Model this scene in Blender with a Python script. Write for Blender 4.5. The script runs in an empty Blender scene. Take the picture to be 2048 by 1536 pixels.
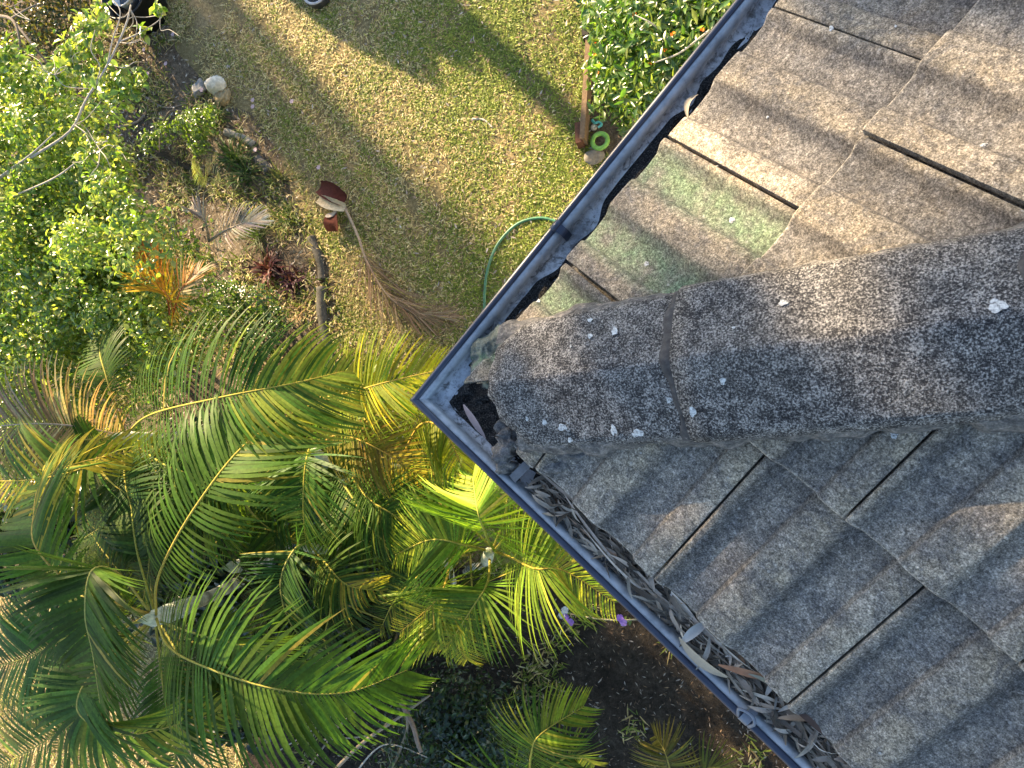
import bpy, bmesh, math, random
import numpy as np
from mathutils import Vector, Matrix
random.seed(7); rng = np.random.default_rng(7)
sc = bpy.context.scene; COL = sc.collection

# ------------------------------------------------------------------ camera
H = 4.2                                             # gutter height above the ground
CP = np.array([0.67869, -0.16499, 1.44837 + H])
CR = np.array([[0.95039475, 0.08550339, 0.29906353],
               [-0.05212741, 0.99166067, -0.11786371],
               [-0.30664729, 0.09642764, 0.94692616]])
FP = 1500.0
cam = bpy.data.cameras.new('camera'); co = bpy.data.objects.new('camera', cam); COL.objects.link(co)
cam.sensor_width = 36; cam.lens = FP / 2048 * 36; cam.clip_start = .02; cam.clip_end = 500
M = Matrix([list(CR[i]) + [CP[i]] for i in range(3)] + [[0, 0, 0, 1]]); co.matrix_world = M
sc.camera = co
# ------------------------------------------------------------------ sky, sun, exposure
SUN_EL = math.radians(21); SUN_AZ = math.atan2(.766, -.643)     # towards the sun
SD = Vector((math.cos(SUN_EL) * math.cos(SUN_AZ), math.cos(SUN_EL) * math.sin(SUN_AZ), math.sin(SUN_EL)))
w = bpy.data.worlds.new('World'); sc.world = w; w.use_nodes = True
nt = w.node_tree; nt.nodes.clear()
sky = nt.nodes.new('ShaderNodeTexSky'); sky.sky_type = 'NISHITA'; sky.sun_disc = False
sky.sun_elevation = SUN_EL; sky.sun_rotation = math.pi / 2 - SUN_AZ
sky.air_density = 1.0; sky.dust_density = .6; sky.ozone_density = 1.4
bg = nt.nodes.new('ShaderNodeBackground'); bg.inputs[1].default_value = .088
wo = nt.nodes.new('ShaderNodeOutputWorld')
nt.links.new(sky.outputs[0], bg.inputs[0]); nt.links.new(bg.outputs[0], wo.inputs[0])
sl = bpy.data.lights.new('sun', 'SUN'); sl.energy = 5.0; sl.angle = math.radians(.53); sl.color = (1, .76, .46)
so = bpy.data.objects.new('sun', sl); COL.objects.link(so)
so.rotation_euler = (-SD).to_track_quat('-Z', 'Y').to_euler(); so.location = (-6, 8, 12)
vs = sc.view_settings; vs.view_transform = 'Standard'; vs.look = 'None'; vs.gamma = 1; vs.use_curve_mapping = False
vs.exposure = 2.28
sc.render.engine = 'CYCLES'; sc.render.resolution_x = 1024; sc.render.resolution_y = 768
sc.cycles.max_bounces = 6; sc.cycles.diffuse_bounces = 3; sc.cycles.transmission_bounces = 4

# ------------------------------------------------------------------ helpers
def at(x, y, z):                                    # photo position + height -> point of the place
    d = CR @ np.array([(x - 1024) / FP, (768 - y) / FP, -1.0]); t = (z - CP[2]) / d[2]
    return Vector(CP + d * t)
def V(*a): return Vector(a)
MW = {}
class MB:
    def __init__(s): s.v = []; s.f = []; s.c = []
    def add(s, vs, fs, col=None):
        o = len(s.v); s.v += [tuple(p) for p in vs]; s.f += [tuple(i + o for i in f) for f in fs]
        s.c += [col or (1, 1, 1)] * len(vs)
    def build(s, name, mat, parent=None, smooth=True, loc=None):
        me = bpy.data.meshes.new(name)
        inv = MW[parent].inverted() if parent else Matrix.Translation(-Vector(loc)) if loc else Matrix()
        a = np.array(s.v, dtype=np.float64).reshape(-1, 3); m = np.array(inv)
        a = a @ m[:3, :3].T + m[:3, 3]
        me.from_pydata(a.tolist(), [], s.f)
        ca = me.color_attributes.new('Col', 'FLOAT_COLOR', 'POINT')
        cc = np.ones((len(s.v), 4), dtype=np.float32); cc[:, :3] = np.array(s.c).reshape(-1, 3)
        ca.data.foreach_set('color', cc.ravel())
        if smooth: me.shade_smooth()
        me.materials.append(mat); me.update()
        return link(name, me, parent, loc=loc)
def link(name, me, parent=None, mw=None, loc=None):
    o = bpy.data.objects.new(name, me); COL.objects.link(o)
    if loc: mw = Matrix.Translation(Vector(loc))
    W = mw if mw is not None else (MW[parent] if parent else Matrix())
    if parent:
        o.parent = parent; o.matrix_local = MW[parent].inverted() @ W
    else: o.matrix_world = W
    MW[o] = W.copy()
    return o
def tag(o, label=None, cat=None, group=None, kind=None):
    for k, v in (('label', label), ('category', cat), ('group', group), ('kind', kind)):
        if v: o[k] = v
    return o
def thing(name, loc, label, cat, group=None):
    o = bpy.data.objects.new(name, None); COL.objects.link(o); o.location = loc; o.empty_display_size = .1
    MW[o] = Matrix.Translation(Vector(loc)); return tag(o, label, cat, group)
def spline(pts, n):
    P = [Vector(p) for p in pts]
    P = [P[0] * 2 - P[1]] + P + [P[-1] * 2 - P[-2]]
    out = []; m = len(P) - 3
    for i in range(n + 1):
        t = i / n * m; k = min(int(t), m - 1); t -= k
        a, b, c, d = P[k:k + 4]
        out.append(.5 * ((2 * b) + (c - a) * t + (2 * a - 5 * b + 4 * c - d) * t * t + (3 * b - a - 3 * c + d) * t ** 3))
    return out
def frame(T, up=Vector((0, 0, 1))):
    S = T.cross(up)
    if S.length < 1e-3: S = T.cross(Vector((0, 1, 0)))
    S.normalize(); return S, S.cross(T).normalized()
def tube(mb, pts, r0, r1=None, n=7, col=None, cap=True, rf=None):
    r1 = r0 if r1 is None else r1; vs = []; fs = []; L = len(pts); S = None
    for i, p in enumerate(pts):
        T = (pts[min(i + 1, L - 1)] - pts[max(i - 1, 0)]).normalized()
        if S is None: S, N = frame(T)
        else:
            S = (S - T * S.dot(T)).normalized(); N = S.cross(T)
        r = r0 + (r1 - r0) * i / (L - 1)
        if rf: r *= rf(i / (L - 1))
        for k in range(n):
            a = 2 * math.pi * k / n; vs.append(p + (S * math.cos(a) + N * math.sin(a)) * r)
    for i in range(L - 1):
        for k in range(n):
            fs.append((i * n + k, i * n + (k + 1) % n, (i + 1) * n + (k + 1) % n, (i + 1) * n + k))
    if cap: fs.append(tuple(range(n))[::-1]); fs.append(tuple((L - 1) * n + k for k in range(n)))
    mb.add(vs, fs, col)
def box(mb, c, X, Y, Z, col=None, bev=0):            # centre and half axes
    vs = [c + X * a + Y * b + Z * d for a in (-1, 1) for b in (-1, 1) for d in (-1, 1)]
    mb.add(vs, [(0, 1, 3, 2), (4, 6, 7, 5), (0, 4, 5, 1), (2, 3, 7, 6), (0, 2, 6, 4), (1, 5, 7, 3)], col)
class Noise2:
    def __init__(s, seed, f0, n=24):
        r = np.random.default_rng(seed); a = r.uniform(0, 2 * np.pi, n); f = f0 * r.uniform(.5, 2.2, n)
        s.k = np.stack([np.cos(a) * f, np.sin(a) * f]); s.p = r.uniform(0, 6.28, n); s.n = n
    def __call__(s, xy): return np.sin(np.asarray(xy) @ s.k + s.p).sum(-1) / math.sqrt(s.n / 2)
def inpoly(xy, poly):
    x, y = xy[:, 0], xy[:, 1]; r = np.zeros(len(xy), bool); n = len(poly)
    for i in range(n):
        (x0, y0), (x1, y1) = poly[i], poly[(i + 1) % n]
        c = ((y0 > y) != (y1 > y)) & (x < (x1 - x0) * (y - y0) / (y1 - y0 + 1e-12) + x0); r ^= c
    return r
def gpoly(pts): return [tuple(at(x, y, 0)[:2]) for x, y in pts]

# ------------------------------------------------------------------ materials
class Mat:
    def __init__(s, name):
        s.m = bpy.data.materials.new(name); s.m.use_nodes = True; s.t = s.m.node_tree; s.t.nodes.clear()
        s.o = s.n('ShaderNodeOutputMaterial'); s.b = s.n('ShaderNodeBsdfPrincipled'); s.l(s.b.outputs[0], s.o.inputs[0])
        s.b.inputs['Specular IOR Level'].default_value = .3
    def n(s, t, **k):
        x = s.t.nodes.new(t)
        for a, b in k.items(): setattr(x, a, b)
        return x
    def l(s, a, b): s.t.links.new(a, b)
    def set(s, x, v):
        if hasattr(v, 'is_output') or hasattr(v, 'links'): s.l(v, x)
        else: x.default_value = tuple(v) + (1,) if isinstance(v, (tuple, list)) and len(v) == 3 and x.type == 'RGBA' else v
    def obj(s, rand=True):
        c = s.n('ShaderNodeTexCoord').outputs['Object']
        if not rand: return c
        r = s.n('ShaderNodeObjectInfo').outputs['Random']
        mu = s.n('ShaderNodeMath', operation='MULTIPLY'); s.l(r, mu.inputs[0]); mu.inputs[1].default_value = 37.
        a = s.n('ShaderNodeVectorMath', operation='ADD'); s.l(c, a.inputs[0]); s.l(mu.outputs[0], a.inputs[1]); return a.outputs[0]
    def noise(s, vec, scale, det=4, rough=.6, dist=0):
        x = s.n('ShaderNodeTexNoise'); s.l(vec, x.inputs['Vector']); x.inputs['Scale'].default_value = scale
        x.inputs['Detail'].default_value = det; x.inputs['Roughness'].default_value = rough; x.inputs['Distortion'].default_value = dist
        return x.outputs['Fac']
    def ramp(s, fac, stops, interp='LINEAR'):
        x = s.n('ShaderNodeValToRGB'); s.l(fac, x.inputs[0]); r = x.color_ramp; r.interpolation = interp
        while len(r.elements) < len(stops): r.elements.new(.5)
        for e, (p, c) in zip(r.elements, stops):
            e.position = p; e.color = (c, c, c, 1) if not isinstance(c, tuple) else c + (1,)
        return x.outputs[0]
    def mix(s, fac, a, b, mode='MIX'):
        x = s.n('ShaderNodeMix', data_type='RGBA', blend_type=mode)
        s.set(x.inputs[0], fac); s.set(x.inputs[6], a); s.set(x.inputs[7], b); return x.outputs[2]
    def math(s, op, a, b=0.):
        x = s.n('ShaderNodeMath', operation=op); s.set(x.inputs[0], a); s.set(x.inputs[1], b); return x.outputs[0]
    def col(s): return s.n('ShaderNodeAttribute', attribute_name='Col').outputs['Color']
    def oattr(s, name): return s.n('ShaderNodeAttribute', attribute_type='OBJECT', attribute_name=name).outputs['Fac']
    def bump(s, h, st=.3, d=.01):
        x = s.n('ShaderNodeBump'); x.inputs['Strength'].default_value = st; x.inputs['Distance'].default_value = d
        s.l(h, x.inputs['Height']); s.l(x.outputs[0], s.b.inputs['Normal']); return x
    def base(s, c, rough=.8, spec=None):
        s.set(s.b.inputs['Base Color'], c); s.set(s.b.inputs['Roughness'], rough)
        if spec is not None: s.b.inputs['Specular IOR Level'].default_value = spec
        return s
    def translucent(s, c, f):
        t = s.n('ShaderNodeBsdfTranslucent'); s.set(t.inputs[0], c); x = s.n('ShaderNodeMixShader'); x.inputs[0].default_value = f
        s.l(s.b.outputs[0], x.inputs[1]); s.l(t.outputs[0], x.inputs[2]); s.l(x.outputs[0], s.o.inputs[0]); return s

def leaf_mat(name, rough=.4, tr=.35, spec=.5, boost=1.4):
    m = Mat(name); c = m.col(); n = m.noise(m.obj(False), 60, 2)
    c2 = m.mix(1., c, m.ramp(n, [(.3, .75), (.7, 1.2)]), 'MULTIPLY'); m.base(c2, rough, spec)
    ct = m.mix(1., c2, (boost * .9, boost, boost * .45), 'MULTIPLY'); m.translucent(ct, tr); return m.m
LEAF = leaf_mat('leaf_glossy', .30, .45, .85, 1.7); PALM = leaf_mat('palm_leaflet', .5, .42, .18, 1.7); DRY = leaf_mat('dry_leaf', .75, .15, .2, 1.1)
GRASS = leaf_mat('grass_blade', .6, .3, .3, 1.3)
def vcol_mat(name, rough=.8, spec=.3, bump=.3, scale=80):
    m = Mat(name); n = m.noise(m.obj(), scale, 5); c = m.mix(1., m.col(), m.ramp(n, [(.25, .6), (.75, 1.3)]), 'MULTIPLY')
    m.base(c, rough, spec); m.bump(n, bump, .006); return m.m
WOOD = vcol_mat('bark_and_wood', .85, .2, .5, 45); PLASTIC = vcol_mat('plastic', .45, .5, .08, 25); STONE = vcol_mat('stone', .9, .2, .6, 40)
PETAL = leaf_mat('petal', .6, .3, .2, 1.1)

def tile_material():
    m = Mat('concrete_tile'); v = m.obj(); raw = m.obj(False)
    big = m.noise(v, 5, 4, .6); mid = m.noise(v, 28, 5, .65); fine = m.noise(v, 330, 3, .75); grit = m.noise(v, 700, 2, .8)
    rnd = m.n('ShaderNodeObjectInfo').outputs['Random']
    base = m.ramp(big, [(.3, (.155, .14, .125)), (.5, (.235, .212, .185)), (.7, (.30, .268, .225))])
    base = m.mix(1., base, m.ramp(rnd, [(0, .70), (1, 1.15)]), 'MULTIPLY')
    base = m.mix(1., base, m.ramp(mid, [(.28, .62), (.55, 1.0), (.8, 1.22)]), 'MULTIPLY')
    sep = m.n('ShaderNodeSeparateXYZ'); m.l(raw, sep.inputs[0]); x = sep.outputs[0]
    # dark band along both ribs: algae plus rib shading put into the colour (breaks up, varies per tile)
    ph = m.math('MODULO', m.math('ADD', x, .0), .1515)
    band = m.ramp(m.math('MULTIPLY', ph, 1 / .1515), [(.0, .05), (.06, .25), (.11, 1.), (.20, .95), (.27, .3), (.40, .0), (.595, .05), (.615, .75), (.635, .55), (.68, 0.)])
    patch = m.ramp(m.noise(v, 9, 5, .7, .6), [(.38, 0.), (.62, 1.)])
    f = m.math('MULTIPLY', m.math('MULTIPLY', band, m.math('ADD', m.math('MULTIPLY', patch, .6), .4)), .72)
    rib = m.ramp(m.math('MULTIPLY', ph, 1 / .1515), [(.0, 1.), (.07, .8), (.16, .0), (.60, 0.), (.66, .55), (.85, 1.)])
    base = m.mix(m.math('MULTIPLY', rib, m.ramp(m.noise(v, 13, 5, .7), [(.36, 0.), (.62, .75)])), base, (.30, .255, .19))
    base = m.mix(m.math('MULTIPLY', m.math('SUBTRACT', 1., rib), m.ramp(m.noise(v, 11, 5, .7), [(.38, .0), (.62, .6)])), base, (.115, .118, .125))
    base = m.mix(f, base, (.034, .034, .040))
    # lap shadow line put into the colour, broad dark lichen blotches and pale front edge painted in as a lit line
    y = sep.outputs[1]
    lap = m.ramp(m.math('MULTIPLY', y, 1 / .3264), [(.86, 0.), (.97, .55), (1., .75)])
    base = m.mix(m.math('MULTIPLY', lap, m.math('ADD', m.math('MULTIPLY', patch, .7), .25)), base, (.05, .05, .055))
    blot = m.ramp(m.noise(v, 17, 6, .72, 1.2), [(.48, 0.), (.58, .6), (.75, .8)])
    base = m.mix(blot, base, m.mix(m.noise(v, 90, 4), (.055, .056, .062), (.15, .145, .145)))
    edge = m.ramp(m.math('MULTIPLY', y, 100.), [(.35, .55), (.8, 0.)])
    base = m.mix(m.math('MULTIPLY', edge, m.noise(v, 60, 4)), base, (.45, .42, .38)); base = m.mix(1., base, (1.11, 1.08, 1.02), 'MULTIPLY')
    # soft green moss in the pans of some tiles
    pan = m.ramp(m.math('MULTIPLY', ph, 1 / .1515), [(.03, 0.), (.30, 1.), (.54, 1.), (.78, 0.)])
    ms = m.math('MULTIPLY', m.math('MULTIPLY', pan, m.oattr('moss')), m.ramp(m.noise(v, 16, 6, .7), [(.34, .1), (.60, .88)]))
    green = m.mix(m.noise(v, 40, 5), (.065, .12, .075), (.22, .28, .16))
    base = m.mix(ms, base, green)
    base = m.mix(1., base, m.ramp(fine, [(.30, .25), (.46, .8), (.54, 1.12), (.70, 2.1)]), 'MULTIPLY')
    g2 = m.noise(v, 120, 3, .75); base = m.mix(1., base, m.ramp(g2, [(.33, .5), (.48, .92), (.56, 1.1), (.68, 1.65)]), 'MULTIPLY')
    # pale lichen flecks
    sp = m.n('ShaderNodeTexVoronoi'); m.l(v, sp.inputs['Vector']); sp.inputs['Scale'].default_value = 55
    fl = m.math('MULTIPLY', m.ramp(sp.outputs['Distance'], [(.10, 1.), (.17, 0.)]), m.ramp(m.noise(v, 12, 3), [(.56, 0.), (.66, .8)]))
    base = m.mix(fl, base, (.42, .41, .38))
    m.base(base, .92, .2); m.bump(m.math('ADD', m.math('MULTIPLY', fine, .6), m.math('ADD', m.math('MULTIPLY', mid, 1.0), grit)), .55, .0035)
    return m.m
TILE = tile_material()
def cap_material():
    m = Mat('ridge_cap_concrete'); v = m.obj(); big = m.noise(v, 6, 4, .6); mid = m.noise(v, 45, 4, .7); fine = m.noise(v, 300, 3, .8)
    sp = m.ramp(m.math('ADD', m.math('MULTIPLY', fine, .72), m.math('MULTIPLY', mid, .28)), [(.41, (.016, .016, .018)), (.49, (.06, .058, .058)), (.54, (.19, .18, .172)), (.63, (.43, .41, .38))])
    c = m.mix(m.ramp(big, [(.45, 0.), (.70, .22)]), sp, m.ramp(fine, [(.38, (.06, .055, .05)), (.62, (.36, .32, .26))]))
    m.base(c, .95, .2); m.bump(m.math('ADD', fine, mid), .7, .004); return m.m
CAP = cap_material()
def simple(name, stops, scale, rough=.85, bump=.4, dist=.006, spec=.3, metal=0., s2=None):
    m = Mat(name); v = m.obj(); n = m.noise(v, scale, 6, .65); c = m.ramp(n, stops)
    if s2:
        n2 = m.noise(v, s2, 3, .7); c = m.mix(1., c, m.ramp(n2, [(.3, .5), (.7, 1.4)]), 'MULTIPLY')
    m.base(c, rough, spec); m.b.inputs['Metallic'].default_value = metal
    if bump: m.bump(n, bump, dist)
    return m.m
MORTAR = simple('mortar', [(.3, (.05, .048, .05)), (.5, (.13, .125, .12)), (.62, (.22, .2, .185)), (.75, (.36, .33, .30))], 60, .95, .9, .008, .2, 0, 260)
BEAD = simple('bead_shade_paint', [(.3, (.018, .024, .045)), (.7, (.04, .05, .08))], 12, .35, .05, .002, .5)  # dark blue paint with the rolled bead's shading put into it
def gutter_material():
    m = Mat('gutter_steel'); v = m.obj(False); n = m.noise(v, 9, 6, .7, .5); n2 = m.noise(v, 60, 5, .7)
    sep = m.n('ShaderNodeSeparateXYZ'); m.l(v, sep.inputs[0])
    low = m.ramp(sep.outputs[2], [(.0, 1.), (1., 0.)])
    c = m.ramp(n, [(.30, (.20, .21, .23)), (.46, (.46, .48, .51)), (.66, (.68, .69, .70))])
    c = m.mix(m.ramp(n2, [(.36, .7), (.52, 0.)]), c, (.075, .072, .07)); c = m.mix(m.ramp(m.noise(v, 26, 6, .75, 1.5), [(.54, 0.), (.60, .8)]), c, (.07, .065, .06))
    c = m.mix(m.ramp(m.noise(v, 14, 3), [(.6, 0.), (.7, .6)]), c, (.52, .50, .47))
    m.base(c, .55, .4); m.bump(n2, .2, .002); return m.m
GUT = gutter_material()
LIP = simple('gutter_lip_steel', [(.32, (.19, .205, .22)), (.5, (.31, .33, .35)), (.8, (.43, .445, .46))], 34, .4, .05, .001, .6, .1)
SILT = simple('black_silt', [(.35, (.008, .008, .008)), (.5, (.03, .028, .026)), (.62, (.09, .085, .08)), (.75, (.26, .25, .24))], 300, .95, 1., .008, .15)
JOINT = simple('dark_joint_mortar', [(.3, (.03, .03, .032)), (.6, (.075, .072, .072)), (.8, (.14, .13, .13))], 60, .95, .6, .004)
LICHEN = simple('white_lichen', [(.36, (.10, .10, .10)), (.46, (.36, .37, .37)), (.62, (.60, .61, .60))], 260, .95, .4, .003)
PAINT = simple('house_wall_paint', [(.3, (.5, .48, .43)), (.7, (.58, .56, .5))], 3, .6, .05)

# ------------------------------------------------------------------ HOUSE
c45 = math.sqrt(.5); E1 = V(c45, c45, 0); E2 = V(c45, -c45, 0); UP = V(0, 0, 1)
D0, PHI, G, SA, SB, ZE = .09125, .39048, .3264, 1.02744, .604, .02824
TW = .30
house = thing('house', (0, 0, 0), 'house corner with weathered grey concrete tile roof and metal gutters', 'house')
def gut(i, s, v, z):                                 # gutter 1 runs along E1, gutter 2 along E2; v is the distance inwards
    a, b = (E1, E2) if i == 1 else (E2, E1)
    return a * s + b * v + UP * (H + z)
# --- tiles
US = [0, .004, .012, .017, .024, .031, .06, .092, .0945, .098, .102, .110, .135, .158, .164, .170, .177, .184, .215, .244, .2465, .250, .254, .262, .290, .2972]
def prof(u):
    xs = [0, .012, .017, .024, .031, .06, .092, .0945, .098, .102, .110, .135, .158, .164, .170, .177, .184, .215, .244, .2465, .250, .254, .262, .29, .30]
    hs = [.021, .021, .018, .009, .003, .000, .002, .005, .014, .0165, .018, .0205, .021, .019, .014, .007, .003, 0, .002, .005, .014, .0165, .018, .0205, .021]
    return .68 * float(np.interp(u, xs, hs)) + .005
STEP = .021
def tile_mesh():
    bm = bmesh.new(); ys = [0, .004, .03, .12, .22, .30, .40]; U = US; n = len(U); top = []; bot = []
    for j, y in enumerate(ys):
        dz = STEP * (1 - y / G) - (.0035 if j == 0 else 0)
        yy = y + (.001 if j == 0 else 0)
        top.append([bm.verts.new((u + (.0008 if i == 0 else -.0008 if i == n - 1 else 0), yy, prof(u) + dz - (.0025 if i in (0, n - 1) else 0))) for i, u in enumerate(U)])
        bot.append([bm.verts.new((u, yy + (.002 if j == 0 else 0), prof(u) + STEP * (1 - y / G) - .016)) for u in U])
    for j in range(len(ys) - 1):
        for i in range(n - 1):
            bm.faces.new((top[j][i], top[j][i + 1], top[j + 1][i + 1], top[j + 1][i]))
            bm.faces.new((bot[j][i], bot[j + 1][i], bot[j + 1][i + 1], bot[j][i + 1]))
        bm.faces.new((top[j][0], top[j + 1][0], bot[j + 1][0], bot[j][0])); bm.faces.new((top[j][-1], bot[j][-1], bot[j + 1][-1], top[j + 1][-1]))
    for i in range(n - 1):
        bm.faces.new((top[0][i], bot[0][i], bot[0][i + 1], top[0][i + 1]))
    # interlocking under-lap lip
    lip = [bm.verts.new((x, y, STEP * (1 - y / G) + z)) for y in (.006, .40) for x, z in ((.290, -.012), (.335, -.012))]
    bm.faces.new((lip[0], lip[1], lip[3], lip[2]))
    me = bpy.data.meshes.new('roof_tile'); bm.to_mesh(me); bm.free(); me.shade_smooth()
    try: me.set_sharp_from_angle(angle=math.radians(24))
    except Exception: pass
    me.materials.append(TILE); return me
TM = tile_mesh()
CF, SF = math.cos(PHI), math.sin(PHI)
def tile_matrix(side, s, t, dr=0, dz=0, dy=0):
    X = -E1 if side == 'A' else E2; b = E2 if side == 'A' else E1
    Y = b * CF + UP * SF; Z = X.cross(Y)
    o = (E1 if side == 'A' else E2) * s + b * (D0 + t * CF) + UP * (H + ZE + t * SF - STEP)
    o = o + Y * dy + Z * dz
    m = Matrix(((X.x, Y.x, Z.x, o.x), (X.y, Y.y, Z.y, o.y), (X.z, Y.z, Z.z, o.z), (0, 0, 0, 1)))
    return m @ Matrix.Rotation(dr, 4, 'Z')
TILES = []
for side in 'AB':
    for n in range(0, 8):
        t = n * G
        for k in range(-12, 6):
            s = (SA - k * TW if side == 'A' else SB - k * TW * -1) if n % 2 == 0 else (SA - (k + .5) * TW if side == 'A' else SB + (k + .5) * TW)
            if side == 'B':
                kk = -k; s = SB + (kk if n % 2 == 0 else kk + .5) * TW
            lo, hi = (s - TW, s) if side == 'A' else (s, s + TW)
            hipS = D0 + t * CF
            if hi < hipS - .02 or lo > 3.6: continue
            dr = random.gauss(0, .0022); dy = random.gauss(0, .0022); dz = abs(random.gauss(0, .0012))
            sl_ = 1 if side == 'A' else -1
            moss = 0
            if side == 'A' and n == 0:
                moss = {1: 1.0, 2: .9, 3: .8}.get(k, 0)
                if k == 2: dr = -.026; dy = .006; s -= .004
                if k == 1: s -= .0015
            if side == 'A' and n == 1 and k == 0: s -= .005; dr = -.003
            mw = tile_matrix(side, s, t, dr, dz, dy)
            me = TM
            # cut along the hip
            yy = [(mw @ Vector((u, y, .0))).y for u in (0, .335) for y in (0, .4)]
            if (side == 'A' and max(yy) < .015) or (side == 'B' and min(yy) > -.015): continue
            if (side == 'A' and min(yy) < .02) or (side == 'B' and max(yy) > -.02):
                bm = bmesh.new(); bm.from_mesh(TM); inv = mw.inverted()
                pc = inv @ Vector((0, .02 if side == 'A' else -.02, H)); pn = inv.to_3x3() @ Vector((0, 1 if side == 'A' else -1, 0))
                bmesh.ops.bisect_plane(bm, geom=bm.verts[:] + bm.edges[:] + bm.faces[:], plane_co=pc, plane_no=pn, clear_inner=True)
                if not bm.faces: bm.free(); continue
                me = bpy.data.meshes.new('roof_tile'); bm.to_mesh(me); bm.free(); me.shade_smooth()
                try: me.set_sharp_from_angle(angle=math.radians(24))
                except Exception: pass
                if not me.materials: me.materials.append(TILE)
            if side == 'B' and n == 0 and lo < .2:
                bm = bmesh.new(); bm.from_mesh(me); inv = mw.inverted()
                bmesh.ops.bisect_plane(bm, geom=bm.verts[:] + bm.edges[:] + bm.faces[:], plane_co=inv @ (E2 * .215 + UP * H), plane_no=inv.to_3x3() @ (E2 - E1 * .25), clear_inner=True)
                me = bpy.data.meshes.new('roof_tile'); bm.to_mesh(me); bm.free(); me.shade_smooth()
                if not me.materials: me.materials.append(TILE)
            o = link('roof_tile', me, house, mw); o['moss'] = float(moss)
            TILES.append((side, s, t, o))
            if moss: o['label'] = 'roof tile with green moss in its pans'
# black sheet added under the tiles as the shade in their gaps
mb = MB(); L = 3.7
for a, b in ((E1, E2), (E2, E1)):
    q = [a * (D0 + .02) + b * (D0 + .02), a * L + b * (D0 + .02), a * L + b * L, ]
    vs_ = []
    for p, t in ((q[0], 0), (q[1], 0), (q[2], L - D0)):
        vs_.append(p + UP * (H + ZE - .055 + (p.dot(b) - D0) * math.tan(PHI)))
    mb.add(vs_, [(0, 1, 2)])
mb.build('gap_shade_sheet', simple('gap_shade_black', [(.3, (.01, .01, .01)), (.7, (.02, .02, .02))], 5), house, False)
# --- hip caps
HS = math.tan(PHI) / math.sqrt(2)                    # rise of the hip per metre
def hip_z(x): return H + ZE + (x * c45 - D0) * math.tan(PHI)
HX = V(1, 0, HS).normalized(); HZ = V(-HS, 0, 1).normalized()
CAPW = .128
def cap_h(y):
    a = abs(y) / CAPW
    return float(np.interp(a, [0, .05, .15, .45, .8, .93, 1.0], [.066, .0648, .0598, .0435, .0235, .015, -.004]))
LIFT = .012
def cap_point(xh, y, dz=0):
    return V(xh, 0, hip_z(xh)) + V(0, y, 0) + HZ * (cap_h(y) + LIFT + dz)
def make_cap(x0, x1, nose=0, seed=0, dz0=.012, dz1=.0, flare=0.):
    r = random.Random(seed); mb = MB()
    ysn = [-1, -.97, -.93, -.87, -.8, -.71, -.62, -.53, -.45, -.3, -.15, -.05, 0, .05, .15, .3, .45, .53, .62, .71, .8, .87, .93, .97, 1]; nx = 14
    top = []
    for i in range(nx + 1):
        f = i / nx
        for q in ysn:
            y = q * CAPW
            xs = x0 + (x1 - x0) * f
            if nose:
                nq = nose * abs(q) ** (4.5 if q > 0 else 2.8) * (1.15 if q > 0 else .9) + nose * .06 * math.sin(q * 17 + 1); xs = x0 + nq + (x1 - x0 - nq) * f
            ww = 1 + flare * (1 - f)
            e = dz0 * (1 - f) + dz1 * f - (.005 if i == 0 else 0)
            top.append(cap_point(xs, y, e) + V(0, y * (ww - 1) + r.gauss(0, .0006), r.gauss(0, .0002)))
    m = len(ysn); n = len(top); th = .018
    vs_ = top + [p - HZ * th for p in top]; fs = []
    for i in range(nx):
        for j in range(m - 1):
            a = i * m + j; fs.append((a, a + m, a + m + 1, a + 1)); fs.append((a + n, a + 1 + n, a + m + 1 + n, a + m + n))
    for j in range(m - 1):
        fs.append((j, j + 1, j + 1 + n, j + n)); a = nx * m + j; fs.append((a, a + n, a + 1 + n, a + 1))
    for i in range(nx):
        a = i * m; fs.append((a, a + n, a + m + n, a + m)); a = i * m + m - 1; fs.append((a, a + m, a + m + n, a + n))
    fs = [f[::-1] for f in fs]
    mb.add(vs_, fs); return mb.build('ridge_cap', CAP, house)
CAPX = [.236, .588, 1.066, 1.54, 2.015, 2.49, 2.965, 3.4]
CAPD = []
CAPS = []
for i in range(len(CAPX) - 1):
    o = make_cap(CAPX[i], CAPX[i + 1] + (.05), .075 if i == 0 else .006, i, .016 if i else .004, -.004, .03 if i else -.04)
    CAPS.append(o); CAPD.append((CAPX[i], CAPX[i + 1] + .05, .016 if i else .004, -.004))
CAPS[0]['label'] = 'rounded starter cap at the gutter end of the hip'
# mortar bedding below the caps
def bedding(side, x0, x1, seed):
    r = Noise2(seed, 30); r2 = Noise2(seed + 1, 90); mb = MB(); n = int((x1 - x0) / .008); sg = 1 if side == 'A' else -1; vs_ = []
    for i in range(n + 1):
        x = x0 + (x1 - x0) * i / n
        k = .0022 * r((x, 0)) + .0015 * r2((x, 0))
        for j, (yy, hh) in enumerate(((.085, .02), (CAPW - .006, .006), (CAPW + .001 + k, -.008), (CAPW + .006 + k * 1.5, -.022), (CAPW + .010 + k * 1.5, -.055))):
            p = V(x, sg * yy, hip_z(x)) + HZ * (hh + LIFT + .002 * r2((x, yy * 9)))
            vs_.append(p)
    fs = []
    for i in range(n):
        for j in range(4):
            a = i * 5 + j; f = (a, a + 1, a + 6, a + 5); fs.append(f if sg < 0 else f[::-1])
    mb.add(vs_, fs); return mb.build('mortar_bedding', MORTAR, house)
bedding('A', .23, 3.3, 3); bedding('B', .26, 3.3, 5)
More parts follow.
